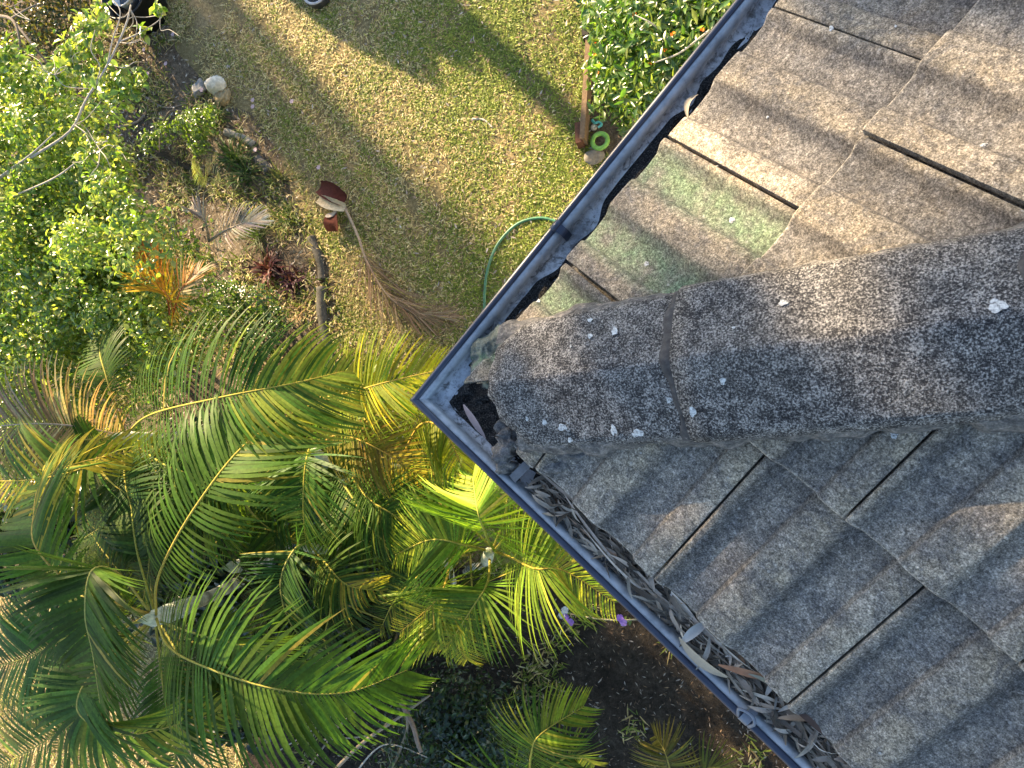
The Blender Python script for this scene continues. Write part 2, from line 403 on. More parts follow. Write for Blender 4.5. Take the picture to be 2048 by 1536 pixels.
# mortar in the joints between the caps
for i in range(1, len(CAPX) - 1):
    mb = MB(); ys = np.linspace(-1, 1, 25); vs_ = []; nz = Noise2(40 + i, 60)
    for q in ys:
        y = q * CAPW * .99; k = .004 * nz((y, 0))
        for dx, dz in ((-.020 + k, -.006), (-.016 + k, .001), (-.004, .003), (.006, .0)):
            vs_.append(cap_point(CAPX[i] + dx, y, dz))
    fs = [(a * 4 + j, a * 4 + j + 1, a * 4 + j + 5, a * 4 + j + 4) for a in range(24) for j in range(3)]
    mb.add(vs_, fs); mb.build('mortar_joint', JOINT, house)
# broken mortar lump, packing under the starter cap and the bent metal strap at the corner
def lump(name, pts, r, mat, parent, seed, sq=.7, n=44):
    nz = Noise2(seed, 40); nz2 = Noise2(seed + 9, 110); mb = MB(); sp = spline(pts, n); L = len(sp); vs_ = []; K = 28
    for i, p in enumerate(sp):
        T = (sp[min(i + 1, L - 1)] - sp[max(i - 1, 0)]).normalized(); S, N = frame(T); f = i / (L - 1)
        rr = r * (max(0.02, 1 - abs(2 * f - 1) ** 5) ** .5)
        for k in range(K):
            a = 2 * math.pi * k / K
            d = 1 + .22 * nz((i * .012 + k * .004, a * .04)) + .15 * nz2((i * .01, math.cos(a) * .04)) + random.uniform(-.06, .06)
            vs_.append(p + S * (math.cos(a) * rr * d) + N * (math.sin(a) * rr * d * sq))
    fs = [(i * K + k, i * K + (k + 1) % K, (i + 1) * K + (k + 1) % K, (i + 1) * K + k) for i in range(L - 1) for k in range(K)]
    mb.add(vs_, fs); return mb.build(name, mat, parent)
def apron(outline, z0, z1, seed, name, mat):
    poly = outline; nz = Noise2(seed, .09); nz2 = Noise2(seed + 1, .4); x0 = min(p[0] for p in poly); x1 = max(p[0] for p in poly); y0 = min(p[1] for p in poly); y1 = max(p[1] for p in poly); st = 3.
    nx, ny = int((x1 - x0) / st) + 3, int((y1 - y0) / st) + 3; g = np.array([[x0 - st + i * st, y0 - st + j * st] for i in range(nx) for j in range(ny)])
    j_ = g + np.stack([nz(g), nz(g[:, ::-1])], 1) * 4; ins = inpoly(j_, poly)
    P2 = np.array(poly); d = np.full(len(g), 1e9)
    for i in range(len(P2)):
        a, b = P2[i], P2[(i + 1) % len(P2)]; ab = b - a; t = np.clip(((j_ - a) @ ab) / (ab @ ab), 0, 1); d = np.minimum(d, np.linalg.norm(j_ - a - t[:, None] * ab, axis=1))
    d = np.where(ins, d, -d); mb = MB(); tx = (g[:, 0] - x0) / (x1 - x0); vs_ = []
    for k in range(len(g)):
        e = min(1, max(0, d[k] + 3) / 9) ** .5; zz = H + z0 + (z1 - z0) * tx[k] - .03 * (1 - e) + .0025 * float(nz(g[k])) + .0015 * float(nz2(g[k])); vs_.append(at(g[k][0], g[k][1], zz))
    fs = [(i * ny + j, i * ny + j + 1, (i + 1) * ny + j + 1, (i + 1) * ny + j) for i in range(nx - 1) for j in range(ny - 1) if max(d[i * ny + j], d[(i + 1) * ny + j + 1], d[i * ny + j + 1], d[(i + 1) * ny + j]) > -4]
    mb.add(vs_, fs); return mb.build(name, mat, house)
apron([(1095, 640), (1050, 648), (1000, 660), (962, 684), (944, 708), (950, 738), (968, 768), (990, 788), (1020, 800), (1090, 760)], .022, .052, 31, 'mortar_apron', simple('mossy_mortar', [(.3, (.07, .075, .06)), (.5, (.16, .17, .14)), (.62, (.13, .19, .11)), (.78, (.30, .29, .26))], 26, .95, .8, .008, .2, 0, 300))
z = H + .0
def RP(x, y, dz=0): return at(x, y, H + dz)
lump('mortar_lump', [RP(1005, 835, .01), RP(1018, 870, .025), RP(1008, 910, .02), RP(1022, 945, .0)], .02, MORTAR, house, 61, .8)
lump('mortar_lump', [RP(1055, 890, .02), RP(1110, 915, .035), RP(1190, 892, .055), RP(1250, 878, .07)], .022, MORTAR, house, 71, .7)
lump('mortar_packing', [RP(992, 780, .03), RP(1006, 722, .045), RP(1040, 680, .055), RP(1075, 657, .055)], .009, MORTAR, house, 81, .8)
mb = MB(); a, b = RP(1095, 888, .035), RP(1025, 958, .012); T = (b - a).normalized(); S, N = frame(T)
box(mb, (a + b) / 2, T * ((b - a).length / 2), S * .009, N * .0012); box(mb, b + N * -.012, T * .0012, S * .009, N * .012)
mb.build('metal_strap', simple('dull_steel', [(.3, (.05, .052, .06)), (.7, (.14, .145, .155))], 40, .5, .1), house, False)
# --- gutters
GL = 5.0
def gutter_part(i, name, profile, mat, parent, closed=False, n=60, wob=0):
    mb = MB(); m = len(profile); vs_ = []; nz = Noise2(90 + i, 3)
    for q in range(n + 1):
        for (v, zz) in profile:
            s = v + (GL - v) * (q / n) ** 1.0
            k = wob * nz((s, 0))
            vs_.append(gut(i, s, v + k * .6 * (s > v), zz + k))
    fs = []
    for q in range(n):
        for j in range(m if closed else m - 1):
            j2 = (j + 1) % m; f = (q * m + j, q * m + j2, (q + 1) * m + j2, (q + 1) * m + j); fs.append(f if i == 2 else f[::-1])
    mb.add(vs_, fs); return mb.build(name, mat, parent)
GUTS = {}
for i in (1, 2):
    ch = gutter_part(i, 'gutter', [(.0245, -.008), (.0255, -.016), (.0275, -.026), (.032, -.029), (.112, -.031), (.118, -.028), (.120, -.005)], GUT, house, wob=.0008)
    ch['label'] = 'gutter trough with chalky residue and black silt' if i == 1 else 'gutter trough filled with dry leaves'
    GUTS[i] = ch
    gutter_part(i, 'gutter_lip', [(.006, -.004), (.009, .004), (.014, .005), (.020, .002), (.0235, -.004), (.025, -.011)], LIP, ch, wob=.0008)
    bd = [(.0025 + .008 * math.cos(a), .0015 + .0085 * math.sin(a)) for a in np.linspace(0, 2 * math.pi, 11)[:-1]]
    gutter_part(i, 'gutter_bead', bd, BEAD, ch, True, wob=.0008)
    gutter_part(i, 'gutter_face', [(.001, -.004), (.002, -.09), (.118, -.092), (.124, -.004)], BEAD, ch, wob=0)
    # bracket clip
    s0 = {1: at(1115, 455, H).dot(E1), 2: at(1490, 1435, H).dot(E2)}[i]
    mb = MB(); pts = [gut(i, s0, v, zz) for v, zz in ((-.006, -.012), (-.006, .004), (.0, .013), (.012, .013), (.026, .008), (.031, -.004), (.030, -.03))]
    a = E1 if i == 1 else E2; vs_ = []
    for p in pts: vs_ += [p - a * .009, p + a * .009]
    mb.add(vs_, [(2 * k, 2 * k + 1, 2 * k + 3, 2 * k + 2) for k in range(len(pts) - 1)])
    if i == 2:
        tube(mb, spline([gut(2, s0 - .012, .0, .010), gut(2, s0 - .02, .012, .020), gut(2, s0, .02, .022), gut(2, s0 + .014, .012, .02), gut(2, s0 + .012, -.002, .010)], 14), .003)
        mb.build('gutter_bracket', simple('bracket_steel', [(.3, (.10, .115, .14)), (.7, (.2, .22, .26))], 30, .4, .05), ch)
    else:
        tube(mb, [gut(1, s0 - .012, .006, .012), gut(1, s0 + .012, .006, .012)], .007); mb.build('gutter_bracket', BEAD, ch)
# fascia, soffit and walls below the eaves
mb = MB()
for a, b in ((E1, E2), (E2, E1)):
    p = a * (GL + .12) / 2 + b * .135 + UP * (H - .10) + a * .062; box(mb, p, a * ((GL - .15) / 2), b * .009, UP * .10)
mb.build('fascia', PAINT, house, False)
mb = MB(); q = [E1 * .15 + E2 * .15, E1 * 5 + E2 * .15, E1 * 5 + E2 * 5, E2 * 5 + E1 * .15]
mb.add([p + UP * (H - .19) for p in q], [(0, 1, 2, 3)]); mb.build('soffit', PAINT, house, False)
for a, b in ((E1, E2), (E2, E1)):
    mb = MB(); nb = int((H - .2) / .18)
    for k in range(nb):                               # weatherboards
        z0 = k * .18; p = [a * .62 + b * .60, a * 5 + b * .60]
        mb.add([p[0] + UP * z0 - b * .014, p[1] + UP * z0 - b * .014, p[1] + UP * (z0 + .185), p[0] + UP * (z0 + .185), p[0] + UP * z0, p[1] + UP * z0], [(0, 1, 2, 3), (4, 5, 1, 0)])
    mb.build('wall', PAINT, house, False)
# --- black silt in the upper gutter and corner
mb = MB(); n1 = Noise2(201, 9); n2 = Noise2(202, 45); ns = 420; nv = 12
vs_ = []; s_lo, s_hi = .0, 4.6
def silt_edge(s): return .046 + .006 * float(n1((s, 0))) + .005 * float(n2((s, 0))) - .034 * math.exp(-((s - .12) / .09) ** 2)
for q in range(ns + 1):
    s = .13 + (s_hi - .13) * q / ns; e = max(.034, silt_edge(s))
    for j in range(nv + 1):
        f = j / nv; v = e + (.121 - e) * f
        hgt = -.0295 + .022 * f ** .7 + (.005 * float(n2((s * 1.7, v * 8))) + .004 * float(n1((s * 3, v * 30)))) * min(1, f * 4)
        vs_.append(gut(1, max(s, v * .98 if s < .2 else s), v, hgt))
mb.add(vs_, [(q * (nv + 1) + j, q * (nv + 1) + j + 1, (q + 1) * (nv + 1) + j + 1, (q + 1) * (nv + 1) + j)[::-1] for q in range(ns) for j in range(nv)])
# corner and lower gutter floor layer
vs_ = []
for q in range(ns + 1):
    s = .17 + (s_hi - .17) * q / ns
    e = .034 + .004 * float(n2((s, 3))) if s > .3 else .056 + .006 * float(n2((s, 3)))
    for j in range(nv + 1):
        f = j / nv; v = e + (.121 - e) * f
        hgt = -.0315 + (.014 if s < .3 else .02) * f ** .6 + .005 * float(n2((s * 1.7, v * 8 + 5))) * min(1, f * 4)
        vs_.append(gut(2, max(s, v * .98 if s < .2 else s), v, hgt))
mb.add(vs_, [(q * (nv + 1) + j, q * (nv + 1) + j + 1, (q + 1) * (nv + 1) + j + 1, (q + 1) * (nv + 1) + j) for q in range(ns) for j in range(nv)])
vs_ = []; K_ = 110                                        # corner patch
for a in range(K_ + 1):
    for b in range(K_ + 1):
        pa, pb = .03 + .25 * a / K_, .03 + .25 * b / K_; e = min(pa - .043 - .006 * float(n2((pb, 1))), pb - .05 - .007 * float(n2((pa, 2))))
        hgt = -.037 + .020 * min(1, max(0, e + .006) / .02) ** .6 + (.003 * float(n2((pa * 3, pb * 3))) + .003 * float(n1((pa * 9, pb * 9)))) * (e > 0)
        vs_.append(E1 * pa + E2 * pb + UP * (H + hgt))
mb.add(vs_, [(a * (K_ + 1) + b, a * (K_ + 1) + b + 1, (a + 1) * (K_ + 1) + b + 1, (a + 1) * (K_ + 1) + b)[::-1] for a in range(K_) for b in range(K_)])
for k in range(900):                                  # crumbs
    i = 1 if random.random() < .7 else 2; s = random.uniform(.06, .25 if i == 2 else 2.2); v = random.uniform(.05, .115)
    if i == 1 and v < silt_edge(s): continue
    p = gut(i, max(s, v), v, -.012 - .014 * (1 - (v - .04) / .08)); r = random.uniform(.0015, .005); S = [V(random.gauss(0, 1), random.gauss(0, 1), random.gauss(0, 1)).normalized() * r for _ in range(4)]
    mb.add([p + q for q in S], [(0, 1, 2), (0, 2, 3), (0, 3, 1), (1, 3, 2)])
tag(mb.build('gutter_silt', SILT), 'black rotted silt lying in the gutter beside the tiles', 'silt', kind='stuff')
# --- white lichen spots
def roof_hit(px, py):
    zz = H + .1
    for _ in range(12):
        p = at(px, py, zz)
        if abs(p.y) < CAPW: zz = hip_z(p.x) + (cap_h(p.y) + LIFT + .004)
        else:
            b = E2 if p.y > 0 else E1; zz = H + ZE + (p.dot(b) - D0) * math.tan(PHI) + .012
    return at(px, py, zz)
def find_host(p):
    if abs(p.y) < CAPW:
        k = max([i for i in range(len(CAPX) - 1) if CAPX[i] <= p.x + .02] or [0]); return CAPS[k], HZ
    best = None
    for side, s, t, o in TILES:
        if (side == 'A') != (p.y > 0): continue
        l = MW[o].inverted() @ p
        if 0 <= l.x < .30 and 0 <= l.y < G + .01: best = o
    return best, None
def cap_z(o, q):
    x0, x1, a, b = CAPD[CAPS.index(o)]; f = (q.x - x0) / (x1 - x0); xh = q.x
    for _ in range(3): xh = q.x + HS * (cap_h(q.y) + LIFT + a * (1 - f) + b * f)
    return cap_point(xh, q.y, a * (1 - f) + b * f).z
def spot(px, py, r, seed):
    r *= .8
    rr = random.Random(seed); p = roof_hit(px, py); o, n = find_host(p)
    if o is None: return
    mb = MB(); vs_ = []; K = 22; el = rr.uniform(.7, 1.3); a0 = rr.uniform(0, 3)
    inv = MW[o].inverted()
    for ring in (0, .5, 1.):
        for k in range(K if ring else 1):
            a = 2 * math.pi * k / K; d = r * ring * (1 + (.14 * math.sin(3 * a + a0) + .10 * math.sin(5 * a + 2 * a0) + rr.uniform(-.10, .10)) * ring)
            q = p + V(math.cos(a) * d * el, math.sin(a) * d / el, 0)
            if n is not None: q = V(q.x, q.y, cap_z(o, q) + .0022 + .0004 * (1 - ring))
            else:
                l = inv @ q; l.z = prof(min(max(l.x, 0), .3)) + STEP * (1 - l.y / G) + .0008 + .001 * (1 - ring); q = MW[o] @ l
            vs_.append(q)
    fs = [(0, 1 + k, 1 + (k + 1) % K) for k in range(K)] + [(1 + k, 1 + K + k, 1 + K + (k + 1) % K, 1 + (k + 1) % K) for k in range(K)]
    mb.add(vs_, fs); mb.build('lichen_spot', LICHEN, o)
for i, (x, y, r) in enumerate([(1125, 855, .009), (1227, 860, .009), (1275, 866, .010), (1387, 825, .008), (1788, 866, .009), (1995, 612, .012), (1566, 608, .007), (1446, 764, .006), (1229, 662, .008), (1180, 672, .006),
        (1338, 800, .006), (1090, 845, .006), (1140, 880, .006), (1055, 838, .004), (1142, 692, .003), (1468, 658, .003), (1457, 430, .007), (1287, 521, .006), (1663, 59, .006), (1532, 228, .003), (1435, 333, .002), (1790, 47, .003), (1965, 281, .005),
        (1555, 250, .002), (1045, 620, .004), (1076, 601, .005), (1180, 640, .005)]): spot(x, y, r, i)
# --- leaves in the gutters
def leaf_mesh(L, W, curve, cup, twist, seed, name='leaf'):
    n = 9; vs_ = []; r = random.Random(seed)
    for i in range(n + 1):
        f = i / n; x = (f - .5) * L; y = curve * L * (4 * f * (1 - f) - .5); wd = W * (math.sin(math.pi * min(1, f * .94 + .03)) ** .75) * .5
        zc = cup * math.sin(f * 3.1 + r.uniform(0, .4)) * .014; tw = twist * (f - .5)
        for q in (-1, 0, 1):
            vs_.append((x, y + q * wd * math.cos(tw), zc + q * wd * math.sin(tw) + abs(q) * wd * .35))
    fs = [(i * 3 + j, i * 3 + j + 1, i * 3 + j + 4, i * 3 + j + 3) for i in range(n) for j in (0, 1)]
    me = bpy.data.meshes.new(name); me.from_pydata(vs_, [], fs); me.shade_smooth(); return me
def dead_leaf_mat():
    m = Mat('dead_gum_leaf'); v = m.obj(); r = m.n('ShaderNodeObjectInfo').outputs['Random']
    c = m.ramp(r, [(0, (.09, .07, .052)), (.2, (.21, .175, .14)), (.4, (.33, .285, .235)), (.6, (.43, .38, .325)), (.8, (.52, .47, .41)), (.9, (.27, .2, .14)), (.96, (.30, .17, .095)), (1, (.48, .42, .33))])
    c = m.mix(1., c, m.ramp(m.noise(v, 40, 5), [(.3, .6), (.7, 1.25)]), 'MULTIPLY'); m.base(c, .7, .3); m.bump(m.noise(v, 90, 3), .3, .003); return m.m
DEAD = dead_leaf_mat()
LMS = [leaf_mesh(random.uniform(.05, .105), random.uniform(.007, .0135), random.uniform(-.14, .14), random.uniform(-.5, .7), random.uniform(-.9, .9), i) for i in range(16)]
BMS = [leaf_mesh(random.uniform(.16, .30), random.uniform(.005, .011), random.uniform(-.05, .05), random.uniform(-.5, 1.4), random.uniform(-2.2, 2.2), 50 + i, 'bark_strip') for i in range(7)]
for me in LMS + BMS: me.materials.append(DEAD)
drift = thing('leaf_drift', gut(2, 1.0, .075, -.06), 'long drift of dry grey gum leaves filling the lower gutter', 'dry leaves')
def put(me, name, parent, p, yaw, pitch, roll, sc_=1.):
    mw = Matrix.Translation(p) @ Matrix.Rotation(yaw, 4, 'Z') @ Matrix.Rotation(pitch, 4, 'Y') @ Matrix.Rotation(roll, 4, 'X') @ Matrix.Scale(sc_, 4)
    return link(name, me, parent, mw)
A2 = -math.pi / 4
for k in range(290):
    s = .32 + 1.10 * ((k + random.random()) / 290) ** .75
    dens = min(1, max(0, (s - .55) / .25))
    if dens < .3 and random.random() < .55: continue
    v = random.gauss(.074, .024); v = min(max(v, .040), .124)
    hz = random.uniform(-.016, .004) + .012 * dens - (.012 if v > .11 else 0)
    put(random.choice(LMS), 'leaf', drift, gut(2, s, v, hz), A2 + random.gauss(0, .85 if dens > .5 else .25), random.gauss(0, .28), random.gauss(0, .6), random.uniform(.6, 1.1))
for k in range(105):
    s = random.choice([random.uniform(.34, .8), random.uniform(.34, .8), random.uniform(.34, 1.4)]); v = random.uniform(.045, .115)
    put(random.choice(BMS), 'bark_strip', drift, gut(2, s, v, random.uniform(-.025, .01)), A2 + random.gauss(0, .07), random.gauss(0, .05), random.gauss(0, .5), random.uniform(.7, 1.05))
mb = MB()
for k in range(5200):                                 # the crushed layer underneath
    s = random.uniform(.32, 1.6) if k < 3900 else random.uniform(1.6, 4.4); v = random.uniform(.034, .122); me = random.choice(LMS)
    mw = Matrix.Translation(gut(2, s, v, random.uniform(-.026, .010))) @ Matrix.Rotation(A2 + random.gauss(0, .6), 4, 'Z') @ Matrix.Rotation(random.gauss(0, .15), 4, 'Y') @ Matrix.Rotation(random.gauss(0, .4), 4, 'X') @ Matrix.Scale(random.uniform(.25, .8), 4)
    g = random.choice((random.uniform(.12, .5), random.uniform(.5, 1.5))); mb.add([mw @ q.co for q in me.vertices], [tuple(p.vertices) for p in me.polygons], (.30 * g, .255 * g, .205 * g))
u_ = mb.build('crushed_leaf_layer', DRY, drift); u_['kind'] = 'stuff'
def single(px, py, dz, L, W, curve, yaw, label, rgb, name='dry_leaf', cup=.5, cat='leaf'):
    me = leaf_mesh(L, W, curve, cup, .5, px, name); m = simple('single_' + name, [(.3, tuple(x * .75 for x in rgb)), (.7, rgb)], 60, .7, .2); me.materials.append(m)
    o = put(me, name, None, at(px, py, H + dz), yaw, .1, .1); return tag(o, label, cat)
single(950, 842, -.008, .085, .014, .03, -1.05, 'pinkish grey leaf lying on black silt in the gutter corner', (.36, .27, .25))
single(1380, 212, -.004, .055, .011, .22, 1.15, 'curved tan leaf lying across the silt in the upper gutter', (.45, .38, .28))
single(1462, 135, -.02, .022, .009, .05, 1.2, 'tiny pink leaf at the tile edge of the upper gutter', (.45, .33, .33))
single(1405, 1318, .012, .11, .016, -.08, -.72, 'long cream coloured leaf on top of the leaf drift', (.46, .36, .24), cup=.4)
single(1390, 1262, .012, .07, .018, .06, .62, 'short silvery leaf resting across the leaf drift', (.40, .38, .35), cup=.4)
single(1640, 1440, .012, .21, .026, .03, -.76, 'dark brown curled bark strip along the tile edge', (.085, .05, .035), 'bark_strip', 1.6, 'bark')
single(1575, 1385, .014, .14, .011, .07, -.55, 'thin greenish grey leaf lying across the wide part of the drift', (.27, .27, .2), cup=.6)
single(1500, 1345, .012, .11, .013, .04, -.3, 'rust brown leaf among grey leaves in the lower gutter', (.30, .15, .08), cup=.8)
# ------------------------------------------------------------------ GROUND
def ground_mat(name, stops, scale, fine, bump=.6):
    m = Mat(name); v = m.obj(False); n = m.noise(v, scale, 6, .65); f = m.noise(v, fine, 4, .7); k = m.noise(v, fine * 3.5, 3, .7)
    c = m.mix(1., m.ramp(n, stops), m.ramp(f, [(.28, .45), (.5, .95), (.72, 1.5)]), 'MULTIPLY'); c = m.mix(1., c, m.ramp(k, [(.3, .6), (.7, 1.35)]), 'MULTIPLY')
    m.base(c, .95, .1); m.bump(m.math('ADD', f, k), bump, .02); return m.m
mb = MB(); R = 120; N = 24
mb.add([(-60 + R * 2 * (i / N - .5), 60 * 0 + R * 2 * (j / N - .5), 0) for i in range(N + 1) for j in range(N + 1)], [(i * (N + 1) + j, (i + 1) * (N + 1) + j, (i + 1) * (N + 1) + j + 1, i * (N + 1) + j + 1) for i in range(N) for j in range(N)])
tag(mb.build('lawn', ground_mat('lawn_soil', [(.3, (.15, .125, .06)), (.5, (.25, .20, .10)), (.7, (.35, .27, .15))], 1.3, 35), None, False), 'dry patchy lawn', 'lawn', kind='structure')
def bed(pts, z, mat, label, seed):
    P = gpoly(pts); nz = Noise2(seed, 4); out = []
    for i in range(len(P)):
        a, b = Vector(P[i]), Vector(P[(i + 1) % len(P)]); n = max(2, int((b - a).length / .06))
        for k in range(n):
            q = a.lerp(b, k / n); e = .05 * float(nz(tuple(q))); out.append((q.x + e, q.y + e * .7, z))
    mb = MB(); mb.add(out, [tuple(range(len(out)))]); o = mb.build('garden_bed', mat, None, False)
    ar = sum(out[i][0] * out[(i + 1) % len(out)][1] - out[(i + 1) % len(out)][0] * out[i][1] for i in range(len(out)))
    if ar < 0: o.data.flip_normals()
    return tag(o, label, 'garden bed', kind='structure')
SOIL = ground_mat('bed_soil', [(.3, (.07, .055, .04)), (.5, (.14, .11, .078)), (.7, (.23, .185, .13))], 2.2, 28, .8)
BED_L = [(-420, -160), (310, -160), (335, 40), (395, 150), (470, 225), (560, 290), (610, 400), (640, 480), (668, 560), (680, 680), (760, 720), (900, 780), (900, 1100), (700, 1250), (420, 1230), (200, 1180), (-420, 1150)]
BED_R = [(1186, -160), (1178, 290), (1230, 320), (1700, 320), (1700, -160)]
BED_B = [(860, 1120), (1700, 1120), (1700, 1700), (470, 1700), (520, 1300)]
bed(BED_L, .004, SOIL, 'leaf strewn soil bed on the far side of the lawn', 1); bed(BED_R, .005, SOIL, 'planted soil bed behind the timber edging', 2)
bed(BED_B, .008, ground_mat('shade_darkened_dirt', [(.3, (.022, .018, .014)), (.5, (.045, .036, .027)), (.7, (.08, .064, .047))], 2.5, 26, .8), 'bare dirt below the lower gutter with shade put into its colour', 3)  # soil colour darkened to carry the shade under palms and gutter
GL_, GR_, GB_ = gpoly(BED_L), gpoly(BED_R), gpoly(BED_B)
# grass, as many small blades
def blades(n, xr, yr, keep, cols, L=(.022, .058), W=.0036, name='grass', label='', seed=1, lay=.8):
    r = np.random.default_rng(seed); xy = np.stack([r.uniform(*xr, n), r.uniform(*yr, n)], 1); xy = xy[keep(xy, r)]; n = len(xy)
    a = r.uniform(0, 2 * np.pi, n); ln = r.uniform(*L, n); el = r.uniform(.1, 1.2, n) * (1 - .45 * lay)
    d = np.stack([np.cos(a) * np.cos(el), np.sin(a) * np.cos(el), np.sin(el)], 1); p0 = np.concatenate([xy, np.full((n, 1), .004)], 1)
    sd = np.stack([-np.sin(a), np.cos(a), np.zeros(n)], 1) * (W * r.uniform(.6, 1.3, n))[:, None]
    mid = p0 + d * (ln * .55)[:, None]; tip = p0 + d * ln[:, None]; tip[:, 2] -= ln * .18; tip[:, 2] = np.maximum(tip[:, 2], .006)
    v = np.stack([p0 - sd * .7, p0 + sd * .7, mid + sd, mid - sd, tip], 1).reshape(-1, 3)
    f = (np.arange(n) * 5)[:, None] + np.array([0, 1, 2, 3]); f2 = (np.arange(n) * 5)[:, None] + np.array([3, 2, 4])
    me = bpy.data.meshes.new(name); nl = n * 7; me.vertices.add(n * 5); me.vertices.foreach_set('co', v.ravel())
    me.loops.add(nl); me.polygons.add(n * 2)
    li = np.concatenate([f, f2], 1).ravel(); me.loops.foreach_set('vertex_index', li)
    st = np.stack([np.arange(n) * 7, np.arange(n) * 7 + 4], 1).ravel(); me.polygons.foreach_set('loop_start', st)
    me.update(calc_edges=True)
    ca = me.color_attributes.new('Col', 'FLOAT_COLOR', 'POINT'); c = cols(xy, r); c = np.repeat(np.concatenate([c, np.ones((n, 1))], 1), 5, 0).astype(np.float32)
    ca.data.foreach_set('color', c.ravel()); me.materials.append(GRASS)
    return tag(link(name, me), label, 'grass', kind='stuff')
na, nb_, nc = Noise2(11, 1.6), Noise2(12, 5), Noise2(13, 16)
def lawn_keep(xy, r):
    k = ~inpoly(xy, GL_) & ~inpoly(xy, GR_) & ~inpoly(xy, GB_)
    d = .74 + .22 * nb_(xy) + .2 * nc(xy) - .30 * np.clip((-2.1 - xy[:, 0]) / 1.0, 0, 1) * (xy[:, 1] > 0); return k & (r.uniform(0, 1, len(xy)) < d) & ((xy[:, 0] * c45 - xy[:, 1] * c45) < .65)
DRYC = np.array([[.52, .40, .18], [.62, .51, .25], [.38, .28, .13], [.70, .60, .34]]); GRC = np.array([[.19, .25, .035], [.26, .32, .045], [.34, .37, .07], [.13, .18, .03]])
def lawn_cols(xy, r):
    n = len(xy); g = .56 + .17 * na(xy) + .13 * nb_(xy) + .08 * nc(xy) + .26 * np.clip((xy[:, 0] + 2.0) / 1.2, -1.8, .6)
    green = r.uniform(0, 1, n) < np.clip(g, .08, .93)
    c = np.where(green[:, None], GRC[r.integers(0, 4, n)], DRYC[r.integers(0, 4, n)]); return c * r.uniform(.7, 1.25, (n, 1))
blades(380000, (-4.6, 1.0), (.2, 6.2), lawn_keep, lawn_cols, name='lawn_grass', label='short dry green and straw coloured lawn grass', seed=3)
def bed_keep(xy, r):
    k = inpoly(xy, GL_) | (inpoly(xy, GB_) & (nb_(xy) > 1.)); return k & (nb_(xy) + .6 * nc(xy) > .1) & (xy[:, 0] > -5.5)
blades(260000, (-7, 4.), (-.8, 9.), lambda xy, r: lawn_keep(xy, r) & ~((xy[:, 0] > -4.6) & (xy[:, 0] < 1.) & (xy[:, 1] > .2) & (xy[:, 1] < 6.2)), lawn_cols, name='outer_lawn_grass', label='thin lawn grass around the edges of the yard', seed=9)
blades(90000, (-7.5, -1.5), (-3.6, -.6), lawn_keep, lawn_cols, name='side_lawn_grass', label='straw coloured grass in the sun under the left palms', seed=8)
blades(120000, (-6, 1.8), (-3.6, 6), bed_keep, lambda xy, r: np.where(r.uniform(0, 1, (len(xy), 1)) < .6, GRC[r.integers(0, 4, len(xy))], DRYC[r.integers(0, 4, len(xy))]) * .8, (.05, .13), .005, 'weed_grass', 'sparse weedy grass growing through the garden soil', 4, .3)
# fallen leaves
def scatter_leaves(n, polys, xr, yr, seed, name, label, cols, size=(.025, .055), keep=None):
    r = np.random.default_rng(seed); xy = np.stack([r.uniform(*xr, n), r.uniform(*yr, n)], 1); k = np.zeros(n, bool)
    for p in polys: k |= inpoly(xy, p)
    if keep is not None: k &= keep(xy, r)
    xy = xy[k]; mb = MB()
    for x, y in xy:
        a = random.uniform(0, 6.28); L = random.uniform(*size); W = L * random.uniform(.16, .34); t = random.gauss(0, .3); u = V(math.cos(a), math.sin(a), random.gauss(0, .15)); s = V(-math.sin(a), math.cos(a), t); p = V(x, y, random.uniform(.012, .03))
        c = random.choice(cols); g = random.uniform(.6, 1.25); c = tuple(q * g for q in c)
        mb.add([p - u * L / 2, p + s * W / 2 - u * L * .05, p + u * L / 2, p - s * W / 2 - u * L * .05], [(0, 3, 2, 1)], c)
    return tag(mb.build(name, DRY, None, False), label, 'fallen leaves', kind='stuff')
LC = [(.34, .28, .22), (.42, .36, .30), (.24, .17, .12), (.17, .11, .075), (.48, .43, .38), (.30, .20, .12)]
scatter_leaves(34000, [GL_], (-7.5, .2), (-3.4, 6), 21, 'bed_leaf_litter', 'brown and grey fallen leaves covering the garden soil', LC)
scatter_leaves(6000, [GB_], (-3, 2.5), (-3.4, -.6), 22, 'dirt_leaf_litter', 'small pale leaf scraps on the darkened dirt below the gutter', [tuple(q * .8 for q in c) for c in LC], (.012, .04))
scatter_leaves(2600, [gpoly([(330, 0), (1190, 0), (1190, 400), (900, 760), (640, 700), (600, 300)])], (-5, 1), (.5, 6), 23, 'lawn_leaf_litter', 'pale fallen leaves scattered over the lawn', LC, (.025, .06))
scatter_leaves(1200, [GR_], (-.6, 2.5), (1.5, 6), 24, 'edging_leaf_litter', 'dry leaves on the soil behind the timber edging', LC)

